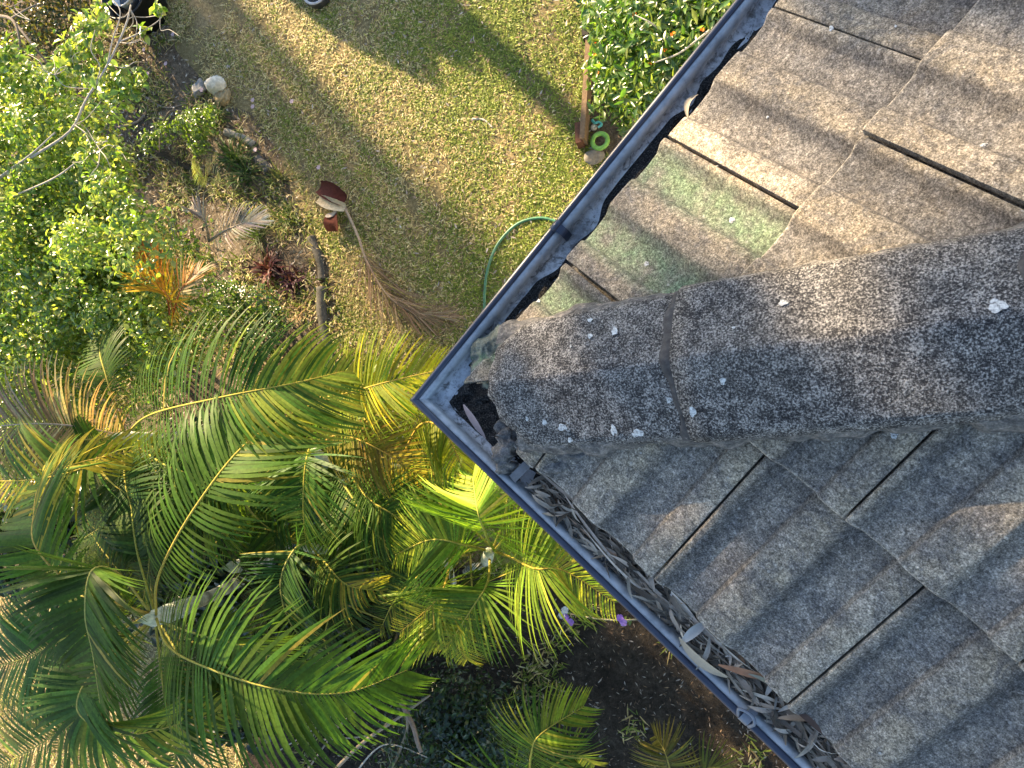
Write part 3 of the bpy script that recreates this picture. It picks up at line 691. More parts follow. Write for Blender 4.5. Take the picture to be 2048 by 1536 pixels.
# ------------------------------------------------------------------ PLANTS
def leaflet(p, d, N, T, L, W, droop, curl, nseg=5):
    pts = [p]; dr = d.copy(); q = p.copy(); st = L / nseg; vs_ = []; prof_ = (.45, 1., .95, .75, .45, .06)
    for k in range(nseg):
        q = q + dr * st; pts.append(q.copy()); dr = (dr + V(0, 0, -1) * droop * (k + 1) / nseg + T * curl).normalized()
    for k in range(nseg + 1):
        t = (pts[min(k + 1, nseg)] - pts[max(k - 1, 0)]).normalized(); s = t.cross(N)
        s = s.normalized() if s.length > 1e-4 else V(1, 0, 0); h = W * .5 * prof_[k]
        vs_ += [pts[k] - s * h, pts[k] + s * h]
    return vs_, [(2 * k, 2 * k + 1, 2 * k + 3, 2 * k + 2) for k in range(nseg)]
NPALM = {}; PA = [None]
def frond(palm, ctrl, n=44, L=.42, W=.024, col=(.085, .16, .03), tip=None, stalk=(.30, .26, .05), droop=.32, curl=.05, t0=.14, lift=.45, seed=0, jit=.035, rr=.011, mat=None, spread=(1.32, .66), label=None, ends=(.45, .35)):
    if mat is None: n = int(n * 1.3); W *= .66 if palm is not PA[0] else .82; rr *= .7; lift *= .55; droop *= .85
    r = random.Random(seed * 31 + len(ctrl) + int(ctrl[0][0])); pts = spline([at(*c) for c in ctrl], 40)
    mb = MB(); tube(mb, pts, rr, rr * .25, 6, stalk); o = mb.build('frond', WOOD, palm)
    if label: o['label'] = label
    joined = MB(); cnt = NPALM.setdefault(palm, 0)
    for i in range(n):
        f = t0 + (1 - t0) * (i + .5) / n; ft = (f - t0) / (1 - t0); k = f * 40; a = int(min(k, 39)); p = pts[a].lerp(pts[a + 1], k - a)
        T = (pts[min(a + 2, 40)] - pts[max(a - 1, 0)]).normalized(); S, Nn = frame(T)
        if Nn.z < 0: Nn = -Nn
        env = ends[0] + (1 - ends[0]) * min(1, ft / .3) if ft < .3 else 1 - (1 - ends[1]) * ((ft - .3) / .7) ** 1.6
        for sg in (-1, 1):
            ang = spread[0] + (spread[1] - spread[0]) * ft + r.gauss(0, jit); d = (T * math.cos(ang) + S * sg * math.sin(ang) + Nn * (lift + r.gauss(0, jit))).normalized()
            if r.random() < .03: continue
            g_ = r.uniform(.62, 1.38); c0 = tuple(max(0, x * g_ * r.uniform(.9, 1.1)) for x in (tip if tip and r.random() < ft * 1.1 - .25 else col))
            if r.random() < .015: c0 = (.34, .28, .06)
            v, fc = leaflet(p, d, Nn, T, L * 1.06 * env * r.uniform(.92, 1.06), W * (.6 + .4 * env), droop * r.uniform(.82, 1.2), curl)
            if NPALM[palm] < 290:
                m2 = MB(); m2.add(v, fc, c0); m2.build('leaflet', mat or PALM, o); NPALM[palm] += 1
            else: joined.add(v, fc, c0)
    if joined.v:
        q = joined.build('leaflets', mat or PALM, o); q['kind'] = 'stuff'
    return o
def palm(loc_px, z, label, stems, group='golden cane palms in front of the house'):
    b = at(*loc_px, 0); root = thing('palm_tree', (b.x, b.y, 0), label, 'palm tree', group)
    for (bx, by, tx, ty, tz, r0, r1) in stems:
        mb = MB(); p0, p1 = at(bx, by, 0), at(tx, ty, tz); pts = [p0.lerp(p1, i / 48) + V(.03 * math.sin(i * .08), .03 * math.sin(i * .1 + 1), 0) for i in range(49)]
        vs_ = []; n = 10
        for i, p in enumerate(pts):
            ring = (i % 3 == 0); r = (r0 + (r1 - r0) * i / 48) * (1.06 if ring else 1.)
            c = (.22, .21, .17) if ring else (.60, .60, .52)
            if i > 38: c = (.58, .60, .50); r *= 1.1 + .25 * math.sin((i - 38) / 10 * 3.14)
            vs_ += [(p + V(math.cos(6.283 * k / n) * r, math.sin(6.283 * k / n) * r, 0), c) for k in range(n)]
        mb.v = [tuple(a) for a, _ in vs_]; mb.c = [c for _, c in vs_]; mb.f = [(i * n + k, i * n + (k + 1) % n, (i + 1) * n + (k + 1) % n, (i + 1) * n + k) for i in range(48) for k in range(n)]
        tp = len(mb.v); mb.v.append(tuple(p1 + UP * .14)); mb.c.append((.42, .46, .22)); mb.f += [(48 * n + k, 48 * n + (k + 1) % n, tp) for k in range(n)]
        mb.build('trunk', WOOD, root)
    return root
GRN = (.068, .132, .016); DKG = (.055, .10, .013); YEL = (.34, .30, .03); LIM = (.16, .25, .03); BRZ = (.26, .18, .04)
# palm A: pale ringed trunk, low left
pA = palm((560, 1110), 0, 'golden cane palm with pale ringed trunk, left of the others', [(600, 1100, 312, 1232, 2.15, .034, .040), (640, 1060, 470, 1130, 1.5, .03, .034)])
PA[0] = pA
frond(pA, [(312, 1232, 2.15), (318, 1150, 2.55), (400, 1000, 2.75), (520, 865, 2.6), (700, 785, 2.3), (860, 788, 1.9)], 62, .44, .025, GRN, (.24, .24, .03), (.42, .33, .06), .45, .05, .2, .25, 2, label='long arching frond turning golden at its tip')
frond(pA, [(312, 1235, 2.15), (335, 1290, 2.5), (400, 1330, 2.7), (547, 1377, 2.7), (690, 1385, 2.5), (815, 1340, 2.2)], 58, .52, .027, GRN, None, (.34, .30, .06), .35, .05, .12, .35, 5)
frond(pA, [(305, 1230, 2.15), (165, 1180, 2.6), (80, 1107, 2.75), (66, 1040, 2.7), (105, 945, 2.4), (300, 893, 2.0)], 54, .46, .026, (.09, .16, .02), (.34, .29, .03), (.46, .32, .07), .35, .06, .2, .35, 3)
frond(pA, [(300, 1225, 2.15), (240, 1150, 2.65), (185, 1140, 2.85), (170, 1225, 2.85), (186, 1312, 2.75), (205, 1440, 2.4)], 52, .48, .026, DKG, None, (.36, .32, .08), .3, .04, .18, .35, 4)
frond(pA, [(305, 1240, 2.15), (215, 1310, 2.4), (158, 1390, 2.5), (170, 1440, 2.45), (260, 1470, 2.3), (440, 1425, 1.95)], 50, .44, .027, (.08, .15, .03), (.2, .24, .04), (.40, .34, .08), .35, .04, .2, .3, 6)
frond(pA, [(310, 1240, 2.1), (400, 1270, 2.3), (480, 1290, 2.1), (590, 1330, 1.7)], 40, .38, .022, DKG, None, (.3, .28, .06), .45, .05, .3, .3, 7)
frond(pA, [(300, 1240, 2.1), (150, 1270, 2.3), (40, 1320, 2.3), (-90, 1350, 2.0)], 46, .48, .027, (.07, .14, .025), None, (.34, .3, .06), .4, .05, .15, .35, 8)
frond(pA, [(300, 1250, 2.05), (200, 1400, 2.1), (60, 1500, 2.1), (-60, 1560, 1.8)], 46, .5, .028, (.10, .17, .03), (.26, .28, .05), (.34, .3, .06), .35, .05, .15, .3, 9)
frond(pA, [(310, 1240, 2.05), (330, 1400, 2.1), (350, 1520, 2.0), (330, 1640, 1.7)], 44, .42, .025, (.06, .12, .02), None, (.34, .3, .06), .5, .05, .15, .3, 10)
frond(pA, [(310, 1230, 2.1), (270, 1080, 2.2), (270, 960, 2.0), (330, 880, 1.6)], 46, .42, .024, DKG, None, (.3, .28, .05), .4, .05, .25, .3, 11)
# palm B: the big upper frond

pB = palm((420, 880), 0, 'golden cane palm with the broad frond nearest the fallen frond', [(470, 860, 250, 872, 1.85, .032, .036)])
frond(pB, [(250, 872, 1.85), (300, 830, 2.35), (440, 795, 2.6), (580, 768, 2.55), (690, 742, 2.3)], 64, .50, .026, (.055, .115, .015), (.2, .24, .03), (.34, .29, .05), .42, .07, .1, .35, 12)
frond(pB, [(250, 875, 1.85), (180, 930, 2.2), (60, 960, 2.3), (-80, 960, 2.1)], 46, .46, .026, (.08, .15, .022), YEL, (.38, .30, .05), .4, .05, .15, .35, 13)
frond(pB, [(245, 870, 1.8), (130, 850, 2.1), (20, 850, 2.2), (-120, 870, 2.1)], 50, .44, .02, (.24, .165, .105), (.36, .27, .20), (.42, .32, .23), .35, -.02, .0, .35, 14, label='dying pinkish brown frond at the edge of the leafy bush')
frond(pB, [(255, 875, 1.8), (330, 930, 2.1), (420, 960, 2.0), (520, 1010, 1.7)], 46, .42, .024, DKG, (.15, .2, .03), (.3, .27, .05), .45, .05, .2, .3, 15)
frond(pB, [(250, 870, 1.8), (215, 760, 2.0), (200, 690, 1.9), (230, 620, 1.6)], 40, .34, .022, DKG, None, (.3, .27, .05), .5, .05, .25, .3, 16)
frond(pB, [(255, 872, 1.8), (250, 960, 2.1), (280, 1060, 2.1), (330, 1150, 1.8)], 46, .42, .024, (.035, .085, .015), None, (.3, .27, .05), .4, .05, .2, .3, 17)
# palm C: middle clump
pC = palm((770, 1050), 0, 'clumping golden cane palm in the middle with slender stems and overlapping fronds', [(770, 1050, 640, 900, 1.75, .022, .026), (800, 1010, 700, 960, 1.6, .02, .024), (760, 1090, 620, 1090, 1.6, .022, .024), (820, 1060, 800, 930, 1.5, .02, .022)])
frond(pC, [(640, 880, 1.7), (616, 905, 2.1), (606, 1000, 2.1), (612, 1090, 1.8)], 44, .40, .021, (.05, .12, .018), (.14, .2, .03), (.36, .32, .05), .35, .05, .1, .3, 20)
frond(pC, [(620, 1085, 1.6), (588, 1100, 1.95), (561, 1165, 1.95), (580, 1245, 1.8), (640, 1320, 1.5)], 44, .36, .02, (.055, .12, .03), (.18, .25, .07), (.28, .27, .08), .4, .05, .1, .3, 21)
frond(pC, [(620, 1090, 1.6), (650, 1125, 1.8), (695, 1170, 1.8), (765, 1182, 1.55)], 40, .30, .018, (.07, .12, .02), (.26, .22, .03), (.32, .28, .05), .4, .05, .1, .3, 22)
frond(pC, [(640, 890, 1.7), (680, 870, 2.0), (760, 900, 2.0), (850, 960, 1.7)], 46, .36, .018, (.20, .17, .035), BRZ, (.42, .28, .06), .45, .05, .12, .3, 23)
frond(pC, [(600, 800, 1.7), (680, 790, 2.15), (770, 765, 2.3), (900, 735, 2.1)], 50, .34, .02, (.20, .24, .03), (.36, .34, .02), (.46, .33, .06), .2, .04, .12, .4, 24, label='golden yellow frond reaching towards the roof corner')
frond(pC, [(800, 925, 1.5), (840, 850, 1.95), (890, 865, 2.05), (935, 960, 1.8)], 46, .34, .018, (.16, .2, .02), (.34, .33, .03), (.45, .30, .05), .4, .05, .15, .3, 25)
frond(pC, [(830, 938, 1.5), (800, 955, 1.75), (765, 985, 1.7), (735, 1020, 1.5)], 32, .24, .014, (.18, .27, .03), None, (.36, .3, .04), .35, .06, .1, .3, 26)
frond(pC, [(700, 950, 1.6), (740, 1000, 1.85), (800, 1040, 1.8), (860, 1110, 1.5)], 42, .34, .018, (.06, .12, .018), (.16, .2, .03), (.32, .28, .05), .45, .05, .12, .3, 27)
frond(pC, [(700, 950, 1.5), (690, 1040, 1.7), (700, 1120, 1.6)], 34, .32, .018, DKG, None, (.3, .27, .05), .45, .05, .12, .3, 28)
frond(pC, [(620, 1095, 1.5), (540, 1060, 1.75), (470, 1060, 1.6), (400, 1110, 1.3)], 40, .36, .02, DKG, None, (.3, .27, .05), .45, .05, .12, .3, 29)
frond(pC, [(800, 930, 1.4), (740, 850, 1.75), (690, 810, 1.6), (620, 790, 1.3)], 40, .32, .018, (.14, .18, .03), BRZ, (.4, .3, .05), .45, .05, .12, .3, 30)
frond(pC, [(620, 1095, 1.4), (660, 1200, 1.5), (650, 1290, 1.3), (700, 1360, 1.0)], 40, .32, .018, (.03, .075, .015), None, (.3, .27, .05), .45, .05, .12, .3, 31)
# palm D: bright clump beside the lower gutter
pD = palm((930, 1150), 0, 'bright lime golden cane palm tucked against the lower gutter', [(930, 1150, 985, 1100, 1.8, .022, .026), (900, 1190, 900, 1120, 1.5, .02, .022)])
frond(pD, [(988, 1100, 1.8), (972, 1070, 2.25), (955, 1020, 2.4), (945, 950, 2.2)], 42, .44, .02, (.15, .25, .025), (.3, .36, .03), (.3, .3, .05), .4, .04, .1, .4, 40)
frond(pD, [(988, 1102, 1.8), (1028, 1118, 2.2), (1070, 1137, 2.35), (1130, 1142, 2.3), (1230, 1205, 2.0)], 48, .40, .019, (.17, .24, .025), (.34, .34, .04), (.48, .33, .05), .45, .05, .12, .4, 41)
frond(pD, [(985, 1105, 1.75), (930, 1090, 2.1), (860, 1080, 2.15), (790, 1110, 1.8)], 42, .38, .019, (.12, .2, .022), (.25, .3, .03), (.34, .3, .05), .4, .05, .12, .4, 42)
frond(pD, [(980, 1110, 1.7), (975, 1165, 2.05), (945, 1215, 2.1), (890, 1300, 1.8)], 42, .38, .019, (.10, .17, .02), (.22, .26, .03), (.34, .3, .05), .4, .05, .12, .35, 43)
frond(pD, [(900, 1118, 1.5), (893, 1160, 1.9), (868, 1205, 1.95), (800, 1265, 1.7)], 40, .34, .018, (.14, .2, .02), (.32, .32, .03), (.45, .31, .05), .45, .05, .15, .35, 44)
frond(pD, [(900, 1122, 1.5), (885, 1200, 1.8), (890, 1260, 1.9), (935, 1320, 1.6)], 38, .32, .018, (.18, .24, .025), (.34, .34, .04), (.4, .3, .05), .5, .05, .3, .35, 45)
frond(pD, [(985, 1100, 1.7), (1010, 1030, 2.0), (1010, 960, 1.9), (980, 890, 1.6)], 42, .36, .018, (.12, .2, .022), (.26, .3, .03), (.34, .3, .05), .4, .05, .12, .4, 46)
frond(pD, [(985, 1105, 1.7), (1030, 1060, 1.95), (1090, 1060, 1.85), (1150, 1100, 1.5)], 40, .36, .018, (.10, .17, .02), None, (.34, .3, .05), .4, .05, .12, .4, 47)
frond(pD, [(900, 1120, 1.4), (840, 1150, 1.6), (790, 1200, 1.5), (760, 1260, 1.2)], 38, .30, .018, (.05, .1, .018), (.2, .22, .03), (.34, .3, .05), .45, .05, .12, .35, 48)
frond(pD, [(985, 1095, 1.6), (900, 1020, 1.8), (850, 990, 1.7), (800, 980, 1.4)], 40, .34, .018, (.08, .14, .02), (.2, .24, .03), (.34, .3, .05), .4, .05, .12, .35, 49)
def filler(p, crown, dirs, z, L, cols, seed):
    r = random.Random(seed)
    for i, a in enumerate(dirs):
        a = math.radians(a) + r.gauss(0, .15); l = L * r.uniform(.75, 1.15); dx, dy = math.cos(a) * l, -math.sin(a) * l; c = r.choice(cols)
        bend = r.uniform(-.25, .25); ex, ey = -dy * bend, dx * bend
        frond(p, [(crown[0], crown[1], z), (crown[0] + dx * .35 + ex * .5, crown[1] + dy * .35 + ey * .5, z + .28), (crown[0] + dx * .7 + ex, crown[1] + dy * .7 + ey, z + .25), (crown[0] + dx, crown[1] + dy, z - .1)], 40, .38, .022, c, (.16, .19, .03) if r.random() < .4 else None, (.3, .27, .06), .42, .05, .15, .32, seed + i)
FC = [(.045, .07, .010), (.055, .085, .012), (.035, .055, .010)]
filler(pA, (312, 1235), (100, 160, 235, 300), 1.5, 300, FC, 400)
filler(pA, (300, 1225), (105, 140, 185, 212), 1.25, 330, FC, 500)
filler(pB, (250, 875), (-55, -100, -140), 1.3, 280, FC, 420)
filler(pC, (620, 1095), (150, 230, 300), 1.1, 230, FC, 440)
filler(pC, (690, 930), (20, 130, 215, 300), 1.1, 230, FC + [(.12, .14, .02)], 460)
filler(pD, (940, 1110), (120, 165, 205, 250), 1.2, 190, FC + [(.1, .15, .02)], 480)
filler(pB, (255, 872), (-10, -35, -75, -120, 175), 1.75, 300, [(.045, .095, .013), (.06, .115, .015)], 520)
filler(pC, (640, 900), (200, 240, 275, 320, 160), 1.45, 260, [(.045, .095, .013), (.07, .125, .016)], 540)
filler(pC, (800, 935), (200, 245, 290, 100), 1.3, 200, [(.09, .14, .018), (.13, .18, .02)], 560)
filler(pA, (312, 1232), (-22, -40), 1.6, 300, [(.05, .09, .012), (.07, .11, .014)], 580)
# palm E: cut by the bottom edge
pE = palm((1090, 1620), 0, 'low golden cane palm cut off by the bottom edge of the picture', [(1090, 1620, 1060, 1570, 1.2, .024, .026)])
frond(pE, [(1060, 1575, 1.2), (1062, 1510, 1.6), (1082, 1468, 1.7), (1168, 1412, 1.55)], 42, .32, .021, (.08, .15, .02), (.22, .27, .03), (.34, .3, .05), .4, .05, .1, .35, 50)
frond(pE, [(1060, 1575, 1.2), (1020, 1560, 1.4), (990, 1590, 1.4), (960, 1660, 1.2)], 36, .36, .021, (.06, .13, .02), None, (.34, .3, .05), .4, .05, .1, .35, 51)
frond(pE, [(1065, 1575, 1.2), (1110, 1530, 1.4), (1150, 1510, 1.35), (1190, 1530, 1.1)], 36, .26, .02, (.05, .10, .02), (.16, .18, .03), (.34, .3, .05), .4, .05, .1, .35, 52)
pF = palm((1360, 1640), 0, 'small olive palm under the lower gutter at the bottom edge', [(1360, 1640, 1350, 1590, .8, .02, .022)])
frond(pF, [(1350, 1590, .8), (1340, 1540, 1.1), (1328, 1500, 1.15), (1310, 1472, 1.0)], 34, .22, .02, (.11, .11, .025), (.2, .16, .04), (.3, .25, .06), .35, .05, .1, .4, 53)
frond(pF, [(1350, 1590, .8), (1400, 1545, 1.1), (1435, 1535, 1.0), (1470, 1550, .8)], 34, .2, .02, (.10, .11, .025), None, (.3, .25, .06), .35, .05, .1, .4, 54)
# orange young palm inside the bush
pO = palm((330, 760), 0, 'small orange yellow palm seedling standing out of the leafy bush', [(350, 720, 340, 655, 1.5, .014, .016)], None)
frond(pO, [(340, 655, 1.5), (345, 625, 1.8), (330, 585, 1.95), (265, 545, 1.9)], 17, .38, .022, (.50, .27, .015), (.6, .36, .02), (.40, .14, .05), .1, .02, .2, .25, 60, spread=(1.0, .35))
frond(pO, [(340, 655, 1.5), (350, 615, 1.8), (365, 575, 1.9), (400, 540, 1.8)], 20, .28, .018, (.40, .20, .06), (.42, .33, .22), (.36, .12, .05), .15, .02, .2, .25, 61, spread=(1.0, .35))
frond(pO, [(340, 655, 1.5), (335, 600, 1.8), (310, 530, 1.85), (285, 490, 1.75)], 18, .26, .016, (.48, .18, .03), (.40, .12, .03), (.36, .12, .05), .1, .02, .3, .2, 62, spread=(.8, .3))

# leafy shrubs
def leaf_cloud(mb, pts, nrm, size, cols, asp=.45, seed=0, up=.6, jit=.5):
    r = np.random.default_rng(seed); n = len(pts)
    N = nrm * (1 - up) + np.array([0, 0, up]) + r.normal(0, jit, (n, 3)); N /= np.linalg.norm(N, axis=1)[:, None]
    A = r.normal(0, 1, (n, 3)); A -= N * (A * N).sum(1)[:, None]; A /= np.linalg.norm(A, axis=1)[:, None]; B = np.cross(N, A)
    L = r.uniform(size[0], size[1], n)[:, None]; W = L * asp * r.uniform(.8, 1.2, (n, 1)); fo = N * W * .22
    v = np.stack([pts - A * L * .5, pts + B * W * .5 - A * L * .08 + fo, pts + A * L * .22 + B * W * .36 + fo, pts + A * L * .5 - N * L * .08, pts + A * L * .22 - B * W * .36 + fo, pts - B * W * .5 - A * L * .08 + fo, pts - A * L * .05, pts + A * L * .24], 1).reshape(-1, 3)
    c = np.asarray(cols)[r.integers(0, len(cols), n)] * r.uniform(.7, 1.3, (n, 1))
    o = len(mb.v); mb.v += v.tolist(); mb.c += np.repeat(c, 8, 0).tolist()
    F = ((0, 6, 1), (6, 7, 2, 1), (7, 3, 2), (0, 5, 6), (6, 5, 4, 7), (7, 4, 3))
    for i in range(n):
        b = o + i * 8; mb.f += [tuple(b + k for k in f) for f in F]
def blob_points(blobs, n, seed, shell=.55):
    r = np.random.default_rng(seed); vol = np.array([b[3] ** 2 * b[4] for b in blobs]) ** .62; P = []; Nn = []
    for b, k in zip(blobs, (n * vol / vol.sum()).astype(int)):
        c = np.array(at(b[0], b[1], b[2])); d = r.normal(0, 1, (k, 3)); d /= np.linalg.norm(d, axis=1)[:, None]; d[:, 2] = np.where(r.uniform(0, 1, k) < .6, np.abs(d[:, 2]), d[:, 2])
        rad = (shell + (1 - shell) * r.uniform(0, 1, k)) * (1 + .18 * np.sin(d[:, 0] * 7 + b[0]) * np.sin(d[:, 1] * 6 + b[1]) + r.normal(0, .07, k))
        q = c + d * rad[:, None] * np.array([b[3], b[3], b[4]]); q[:, 2] = np.maximum(q[:, 2], .03); P.append(q); Nn.append(d)
    return np.concatenate(P), np.concatenate(Nn)
def shrub(name, base, blobs, n, size, cols, label, cat, seed, asp=.45, stems=6, group=None, mat=None, up=.55, bark=(.16, .13, .10), jit=.5, shell=.5):
    b = at(*base, 0); root = thing(name, (b.x, b.y, 0), label, cat, group); mb = MB(); P, Nn = blob_points(blobs, n, seed, shell); leaf_cloud(mb, P, Nn, size, cols, asp, seed, up, jit)
    q = mb.build('foliage', mat or LEAF, root); q['kind'] = 'stuff'
    mb = MB(); r = random.Random(seed)
    for k in range(stems):
        e = blobs[k % len(blobs)]; t = at(e[0] + r.uniform(-20, 20), e[1] + r.uniform(-20, 20), e[2] + e[4] * .4); st = V(b.x + r.gauss(0, .05), b.y + r.gauss(0, .05), 0)
        tube(mb, spline([st, st.lerp(t, .4) + V(r.gauss(0, .06), r.gauss(0, .06), .15), t], 10), .014, .004, 6, bark)
    mb.build('stem', WOOD, root); return root
BRI = [(.20, .30, .045), (.27, .36, .06), (.14, .23, .035), (.33, .38, .08), (.38, .38, .09), (.10, .17, .035)]
MIDG = [(.06, .13, .025), (.09, .17, .03), (.05, .10, .025), (.14, .2, .04), (.2, .22, .05)]
CLUMPS = []; rr = random.Random(91)
for k in range(90):
    x, y = rr.uniform(-60, 330), rr.uniform(150, 760)
    if x > 40 + .40 * (y - 120) + 110 or x > 360: continue
    CLUMPS.append((x, y, rr.uniform(1.5, 2.25) - max(0, (y - 450)) * .0018, rr.uniform(.12, .26), rr.uniform(.1, .2)))
big = shrub('leafy_bush', (160, 560), [(60, 330, 1.7, .8, .6), (140, 400, 1.6, .52, .5), (60, 520, 1.6, .8, .6), (185, 570, 1.4, .65, .6), (320, 560, 1.1, .55, .5), (60, 700, 1.4, .8, .6), (220, 720, 1.0, .7, .6), (370, 650, .8, .5, .45), (170, 230, 1.5, .42, .35), (30, 200, 1.6, .45, .4), (100, 860, 1.0, .7, .5), (-120, 450, 1.7, .9, .7), (-120, 750, 1.5, .9, .7), (215, 485, 1.5, .4, .4)] + CLUMPS,
    64000, (.024, .058), BRI, 'large glossy green bush with pale bare branches on the far left', 'bush', 70, .5, 14)
mb = MB(); GB = (.36, .33, .29)
def branch(mb, pts, r0, r1, col):
    if col == GB: r0 *= .46; r1 *= .55
    tube(mb, spline([at(*p) for p in pts], 24), r0, r1, 7, col)
branch(mb, [(-30, 375, 2.0), (70, 310, 2.2), (140, 262, 2.3), (172, 200, 2.4), (215, 130, 2.45), (250, 55, 2.5), (262, 10, 2.5)], .020, .008, GB)
branch(mb, [(215, 130, 2.45), (225, 80, 2.5), (240, 20, 2.5), (200, -20, 2.5)], .010, .004, GB); branch(mb, [(235, 85, 2.48), (280, 65, 2.5), (318, 40, 2.5), (325, 22, 2.5)], .008, .003, GB)
branch(mb, [(-10, 360, 2.1), (60, 310, 2.25), (110, 265, 2.3)], .014, .008, GB); branch(mb, [(170, 205, 2.4), (200, 140, 2.45), (182, 100, 2.5), (190, 60, 2.5)], .008, .003, GB)
branch(mb, [(20, 395, 2.1), (110, 355, 2.25), (170, 310, 2.3), (215, 280, 2.3)], .013, .006, GB); branch(mb, [(172, 308, 2.3), (205, 335, 2.25), (228, 355, 2.2)], .008, .003, GB)
branch(mb, [(-20, 30, 1.9), (25, 40, 2.0), (40, 85, 2.0), (35, 110, 1.95)], .014, .005, (.22, .18, .14)); branch(mb, [(30, 45, 2.0), (65, 90, 2.0), (105, 150, 1.9), (85, 220, 1.8)], .010, .004, (.22, .18, .14)); branch(mb, [(25, 35, 2.0), (60, 15, 2.1), (80, 8, 2.1)], .009, .004, (.22, .18, .14))
branch(mb, [(345, 480, 1.4), (340, 440, 1.5), (318, 425, 1.5)], .008, .003, GB); branch(mb, [(352, 480, 1.4), (345, 440, 1.5), (342, 420, 1.5)], .007, .003, GB)
for k in range(26):                                   # fine bare twigs
    x, y = rr.choice([(262, 20), (240, 85), (220, 130), (190, 100), (40, 80), (150, 250), (200, 300), (110, 150), (60, 40), (320, 30)]); z = 2.4; P_ = [(x, y, z)]; a = rr.uniform(0, 6.28)
    for _ in range(3): x += math.cos(a) * rr.uniform(14, 32); y += math.sin(a) * rr.uniform(14, 32); a += rr.gauss(0, .6); P_.append((x, y, z + rr.gauss(0, .05)))
    branch(mb, P_, .006, .0025, GB)
mb.build('branch', WOOD, big)
mb = MB(); P, Nn = blob_points([(x, y, z, r, r * .8) for x, y, z, r in ((200, 55, 2.4, .13), (175, 95, 2.4, .12), (155, 105, 2.35, .14), (145, 120, 2.35, .12), (250, 185, 2.3, .13), (280, 170, 2.3, .11), (225, 165, 2.35, .16), (320, 25, 2.5, .05), (285, 60, 2.5, .05), (160, 45, 2.4, .07), (20, 110, 2.2, .12), (5, 150, 2.2, .2), (65, 100, 2.0, .05), (120, 160, 2.2, .15), (190, 150, 2.3, .12), (315, 20, 2.5, .04), (205, 20, 2.5, .07))], 1100, 77, .2)
leaf_cloud(mb, P, Nn, (.035, .075), BRI, .5, 78); q = mb.build('twig_leaves', LEAF, big); q['kind'] = 'stuff'
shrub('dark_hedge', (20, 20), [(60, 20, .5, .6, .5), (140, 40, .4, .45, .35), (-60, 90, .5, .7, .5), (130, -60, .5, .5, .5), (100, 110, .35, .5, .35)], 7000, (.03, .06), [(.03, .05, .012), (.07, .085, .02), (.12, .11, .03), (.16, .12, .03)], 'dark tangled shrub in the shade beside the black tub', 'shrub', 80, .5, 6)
shrub('lime_shrub', (400, 255), [(375, 250, .25, .14, .12), (405, 245, .3, .16, .14), (330, 265, .2, .14, .1), (300, 285, .2, .12, .1), (400, 290, .2, .12, .1), (425, 225, .2, .08, .08)], 1500, (.025, .05), [(.14, .2, .025), (.18, .25, .03), (.1, .16, .025)], 'small lime green shrub below the two stones', 'shrub', 81, .5, 4)
shrub('groundcover_shrub', (500, 620), [(510, 615, .25, .22, .2), (460, 600, .3, .2, .2), (450, 650, .35, .25, .2), (550, 640, .2, .15, .12), (520, 680, .3, .25, .2)], 3200, (.02, .04), [(.06, .11, .025), (.09, .16, .03), (.045, .085, .02)], 'low small leaved green shrub between the bush and the log', 'shrub', 82, .6, 4)
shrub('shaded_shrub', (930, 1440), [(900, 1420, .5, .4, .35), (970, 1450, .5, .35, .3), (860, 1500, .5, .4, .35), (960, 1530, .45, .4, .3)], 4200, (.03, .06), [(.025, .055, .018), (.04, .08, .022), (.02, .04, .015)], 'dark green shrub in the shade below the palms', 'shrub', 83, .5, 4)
shrub('gap_darkening_leaves', (560, 1120), [(120, 1010, .5, .5, .35), (230, 1090, .5, .5, .35), (380, 1030, .5, .5, .35), (480, 1120, .5, .45, .35), (360, 1170, .5, .45, .35), (560, 930, .5, .4, .3), (620, 1050, .5, .45, .35), (700, 1010, .45, .4, .3), (540, 1230, .45, .4, .3), (660, 1180, .45, .4, .3), (760, 1090, .4, .35, .3), (250, 960, .5, .45, .35), (450, 930, .5, .45, .35), (840, 1000, .4, .35, .3), (840, 1140, .35, .3, .25), (680, 880, .4, .35, .3), (560, 1330, .4, .4, .3), (700, 1300, .4, .35, .3), (480, 1400, .4, .35, .3), (30, 1100, .5, .45, .35)],
    15000, (.06, .13), [(.018, .036, .010), (.025, .05, .012), (.014, .028, .009)], 'near black leaves added to darken the gaps beneath the palms', 'shrub', 88, .5, 10)  # added low leaves, coloured near black so gaps between fronds look shaded
